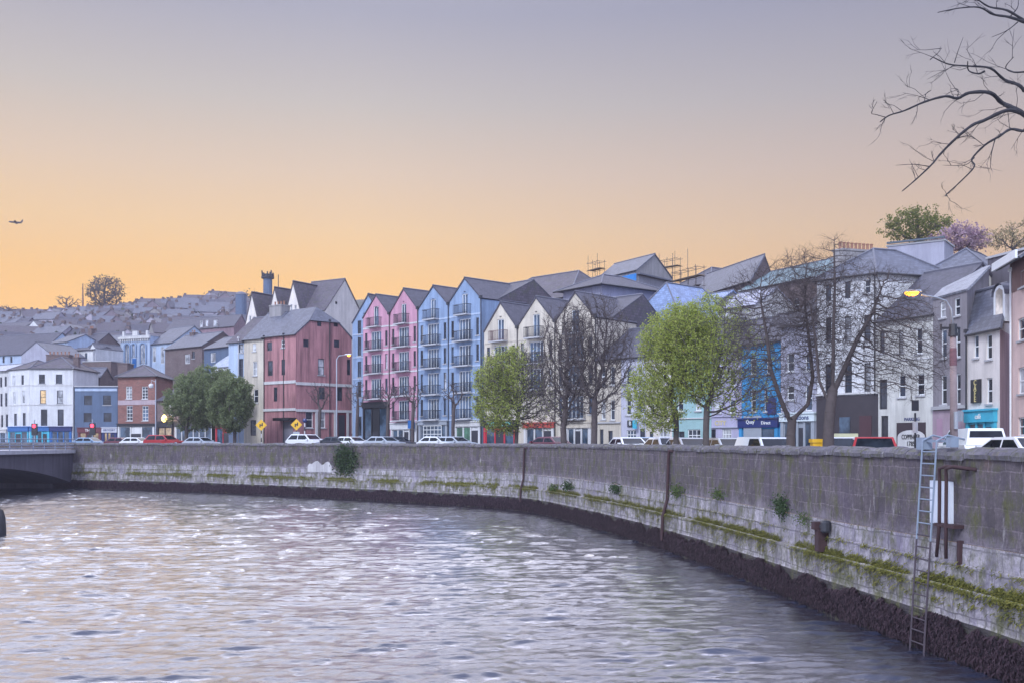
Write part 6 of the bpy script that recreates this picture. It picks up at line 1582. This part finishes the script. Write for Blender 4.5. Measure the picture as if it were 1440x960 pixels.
# ------------------------------------------------------------------ river
def river():
    ys = [8.0]
    while ys[-1] < 128: ys.append(ys[-1] + max(.045, min(.26, ys[-1] * .0034)))
    ys = np.array(ys); xs = np.arange(-72, 14.6, .13); X, Yg = np.meshgrid(xs, ys); Z = np.zeros_like(X); rg = np.random.default_rng(3)
    gust = .55 + .45 * np.sin(X * .11 + Yg * .07 + 1.3 * np.sin(Yg * .05)) * np.sin(Yg * .09 - X * .04 + 2)
    def wav(lam, th, amp, sharp):
        kx, ky = math.cos(th) * 2 * np.pi / lam, math.sin(th) * 2 * np.pi / lam; w = lam * .35
        ph = kx * X + ky * Yg + rg.uniform(0, 6.28) + .9 * np.sin(X / (w * rg.uniform(5, 13)) + rg.uniform(0, 6) + .4 * np.sin(Yg / (w * 11))) + .7 * np.sin(Yg / (w * rg.uniform(5, 14)) + rg.uniform(0, 6))
        s = .5 + .5 * np.sin(ph); return amp * ((s ** sharp) * 2 - 1)
    for k in range(60): lam = .17 * (.95 / .17) ** rg.uniform(); Z += wav(lam, rg.normal(-1.5, .42), .0055 * lam, 1.8)
    for k in range(24):                      # sparse sharp crests, coming and going in patches
        lam = .5 * (1.7 / .5) ** rg.uniform(); th = rg.normal(-1.55, .16)
        pat = np.sin(X * rg.uniform(.35, 1.0) + rg.uniform(0, 6) + 1.5 * np.sin(Yg * rg.uniform(.2, .7))) * np.sin(Yg * rg.uniform(.4, 1.2) + rg.uniform(0, 6) + 1.2 * np.sin(X * rg.uniform(.2, .6)))
        Z += wav(lam, th, .018 * lam, 6.5) * np.clip(pat * 1.7 - .35, 0, 1) * (.6 + .4 * gust)
    V = np.stack([X, Yg, Z + ZW], 2).reshape(-1, 3); ny, nx = X.shape; i = (np.arange(ny - 1)[:, None] * nx + np.arange(nx - 1)[None]).reshape(-1)
    Fc = np.stack([i, i + 1, i + nx + 1, i + nx], 1)
    # calm outer sheet joined below the wave field
    m, nt, nd, ln, b = nodes_of('river_water')
    b.inputs['Base Color'].default_value = (.02, .024, .045, 1); b.inputs['Roughness'].default_value = .3; b.inputs['Specular IOR Level'].default_value = .3
    tc = uvmap(nt, 1, 1, 'Object'); n1 = N(nt, 'ShaderNodeTexNoise', Scale=5, Detail=5, Roughness=.65); mp = nd.new('ShaderNodeMapping'); mp.inputs['Scale'].default_value = (.6, 1.6, 1); ln.new(tc, mp.inputs[0]); ln.new(mp.outputs[0], n1.inputs['Vector'])
    bp_ = N(nt, 'ShaderNodeBump', Strength=.6, Distance=.03); ln.new(n1.outputs[0], bp_.inputs['Height']); ln.new(bp_.outputs[0], b.inputs['Normal'])
    gl = nd.new('ShaderNodeBsdfGlossy'); gl.inputs['Roughness'].default_value = .15; gl.inputs['Color'].default_value = (.93, .94, .99, 1); ln.new(bp_.outputs[0], gl.inputs['Normal'])
    lw = nd.new('ShaderNodeLayerWeight'); ln.new(bp_.outputs[0], lw.inputs['Normal'])      # steep water reflectance toward grazing angles
    fr_ = ramp(nt, lw.outputs['Facing'], [(.5, .04), (.65, .4), (.76, .9), (.9, .98)])
    mxs = nd.new('ShaderNodeMixShader'); ln.new(fr_, mxs.inputs[0]); ln.new(b.outputs[0], mxs.inputs[1]); ln.new(gl.outputs[0], mxs.inputs[2]); ln.new(mxs.outputs[0], nd['Material Output'].inputs[0])
    o = mesh_np('river_water', V, Fc, m, smooth=True); tag(o, 'choppy tidal river water with pale sky reflections', kind='structure')
    m2 = MB(); z = ZW - .12; a = 900
    m2.poly([Vector((-a, -a, z)), Vector((a, -a, z)), Vector((a, a, z)), Vector((-a, a, z))]); o = m2.build('river_bed', m); tag(o, 'still water sheet under the waves', kind='structure')
river()

# ------------------------------------------------------------------ aeroplane
c = P(22, 313, 420); t = thing('aeroplane', c, 'tiny dark aeroplane climbing across the orange sky at far left', 'aeroplane'); D = plain('plane_dark', (.03, .025, .025), .6); v = lambda x, y, z: c + Vector((x, y, z)) * 1.0
m = MB(); m.path([v(-3.0, 0, .25), v(-2.7, 0, .3), v(-1.5, 0, .15), v(1.5, 0, -.1), v(2.6, 0, .1), v(3.0, 0, .2)], [.06, .28, .38, .38, .22, .06], 10); part(m, 'fuselage', D, t)
for s_ in (-1, 1): m = MB(); m.hexa([v(-.6, .2 * s_, -.1), v(.6, .2 * s_, -.1), v(1.4, 3 * s_, .15), v(.8, 3 * s_, .15), v(-.6, .2 * s_, .02), v(.6, .2 * s_, .02), v(1.4, 3 * s_, .2), v(.8, 3 * s_, .2)]); part(m, 'wing', D, t); m = MB(); m.path([v(-.5, 1.0 * s_, -.3), v(.4, 1.0 * s_, -.3)], [.2, .14], 8); part(m, 'engine', D, t)
m = MB(); m.hexa([v(2.0, -.05, .2), v(2.9, -.05, .2), v(2.9, .05, .2), v(2.0, .05, .2), v(2.8, -.04, 1.15), v(3.2, -.04, 1.15), v(3.2, .04, 1.15), v(2.8, .04, 1.15)]); part(m, 'tail_fin', D, t)

# ------------------------------------------------------------------ air, sky, light, camera
m = MB(); fr = Fr((-420, -60), (420, -60)); m.box(fr, 0, 840, 0, 640, -7, 130); o = m.build('haze', [], None, uv=False)
hm = bpy.data.materials.new('haze_air'); hm.use_nodes = True; nt = hm.node_tree; nt.nodes.remove(nt.nodes['Principled BSDF']); pv = nt.nodes.new('ShaderNodeVolumePrincipled')
pv.inputs['Color'].default_value = (.6, .55, .64, 1); pv.inputs['Density'].default_value = HAZE; pv.inputs['Anisotropy'].default_value = 0.0; nt.links.new(pv.outputs[0], nt.nodes['Material Output'].inputs['Volume']); o.data.materials.append(hm); tag(o, 'thin bluish evening haze in the air over the river and the hill', kind='stuff')
w = bpy.data.worlds.new('World'); S.world = w; w.use_nodes = True; nt = w.node_tree; nd, ln = nt.nodes, nt.links; bg = nd['Background']
SUN_EL, SUN_AZ = R(38), R(205)      # soft twilight key from behind and left of the camera
sky = nd.new('ShaderNodeTexSky'); sky.sky_type = 'NISHITA'; sky.sun_disc = False; sky.sun_elevation = SUN_EL; sky.sun_rotation = SUN_AZ
bg.inputs['Strength'].default_value = SKYN; ln.new(sky.outputs[0], bg.inputs['Color'])
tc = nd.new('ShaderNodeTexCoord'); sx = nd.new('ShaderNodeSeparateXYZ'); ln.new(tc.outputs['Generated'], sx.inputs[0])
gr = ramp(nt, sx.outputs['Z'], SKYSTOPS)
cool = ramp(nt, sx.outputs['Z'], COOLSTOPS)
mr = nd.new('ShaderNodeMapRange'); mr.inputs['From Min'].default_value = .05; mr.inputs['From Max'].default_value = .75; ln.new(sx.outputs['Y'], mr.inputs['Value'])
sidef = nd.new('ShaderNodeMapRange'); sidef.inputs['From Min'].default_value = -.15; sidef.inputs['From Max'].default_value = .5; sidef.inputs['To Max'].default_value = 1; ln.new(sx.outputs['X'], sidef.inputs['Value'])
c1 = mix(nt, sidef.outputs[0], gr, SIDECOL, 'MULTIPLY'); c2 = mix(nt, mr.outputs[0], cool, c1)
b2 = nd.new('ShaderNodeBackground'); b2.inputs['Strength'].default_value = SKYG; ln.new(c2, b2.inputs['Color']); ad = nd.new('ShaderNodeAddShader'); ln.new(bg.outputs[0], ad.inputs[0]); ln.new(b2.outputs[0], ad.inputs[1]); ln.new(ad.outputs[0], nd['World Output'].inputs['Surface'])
sl = bpy.data.lights.new('sun', 'SUN'); sl.energy = SUNE; sl.angle = R(12); sl.color = (.86, .93, 1); so = bpy.data.objects.new('sun', sl); COL.objects.link(so)
dv = Vector((math.sin(SUN_AZ) * math.cos(SUN_EL), math.cos(SUN_AZ) * math.cos(SUN_EL), math.sin(SUN_EL))); so.rotation_euler = (-dv).to_track_quat('-Z', 'Y').to_euler()
cd = bpy.data.cameras.new('camera'); cd.lens = 35.0; cd.sensor_width = 36; cd.shift_y = (HY - 480) / 1440; cd.clip_start = .1; cd.clip_end = 4000
co = bpy.data.objects.new('camera', cd); COL.objects.link(co); co.location = (0, 0, E); co.rotation_euler = (R(90), 0, 0); S.camera = co
S.view_settings.view_transform = 'Standard'; S.view_settings.look = 'None'; S.view_settings.exposure = EXPO; S.view_settings.gamma = 1; S.view_settings.use_curve_mapping = False
S.cycles.max_bounces = 5; S.cycles.diffuse_bounces = 3; S.cycles.glossy_bounces = 3; S.cycles.volume_bounces = 0; S.cycles.transparent_max_bounces = 6; S.cycles.use_denoising = True
for mm in bpy.data.materials:
    if mm.name == 'haze_air': mm.cycles.homogeneous_volume = True if hasattr(mm.cycles, 'homogeneous_volume') else None
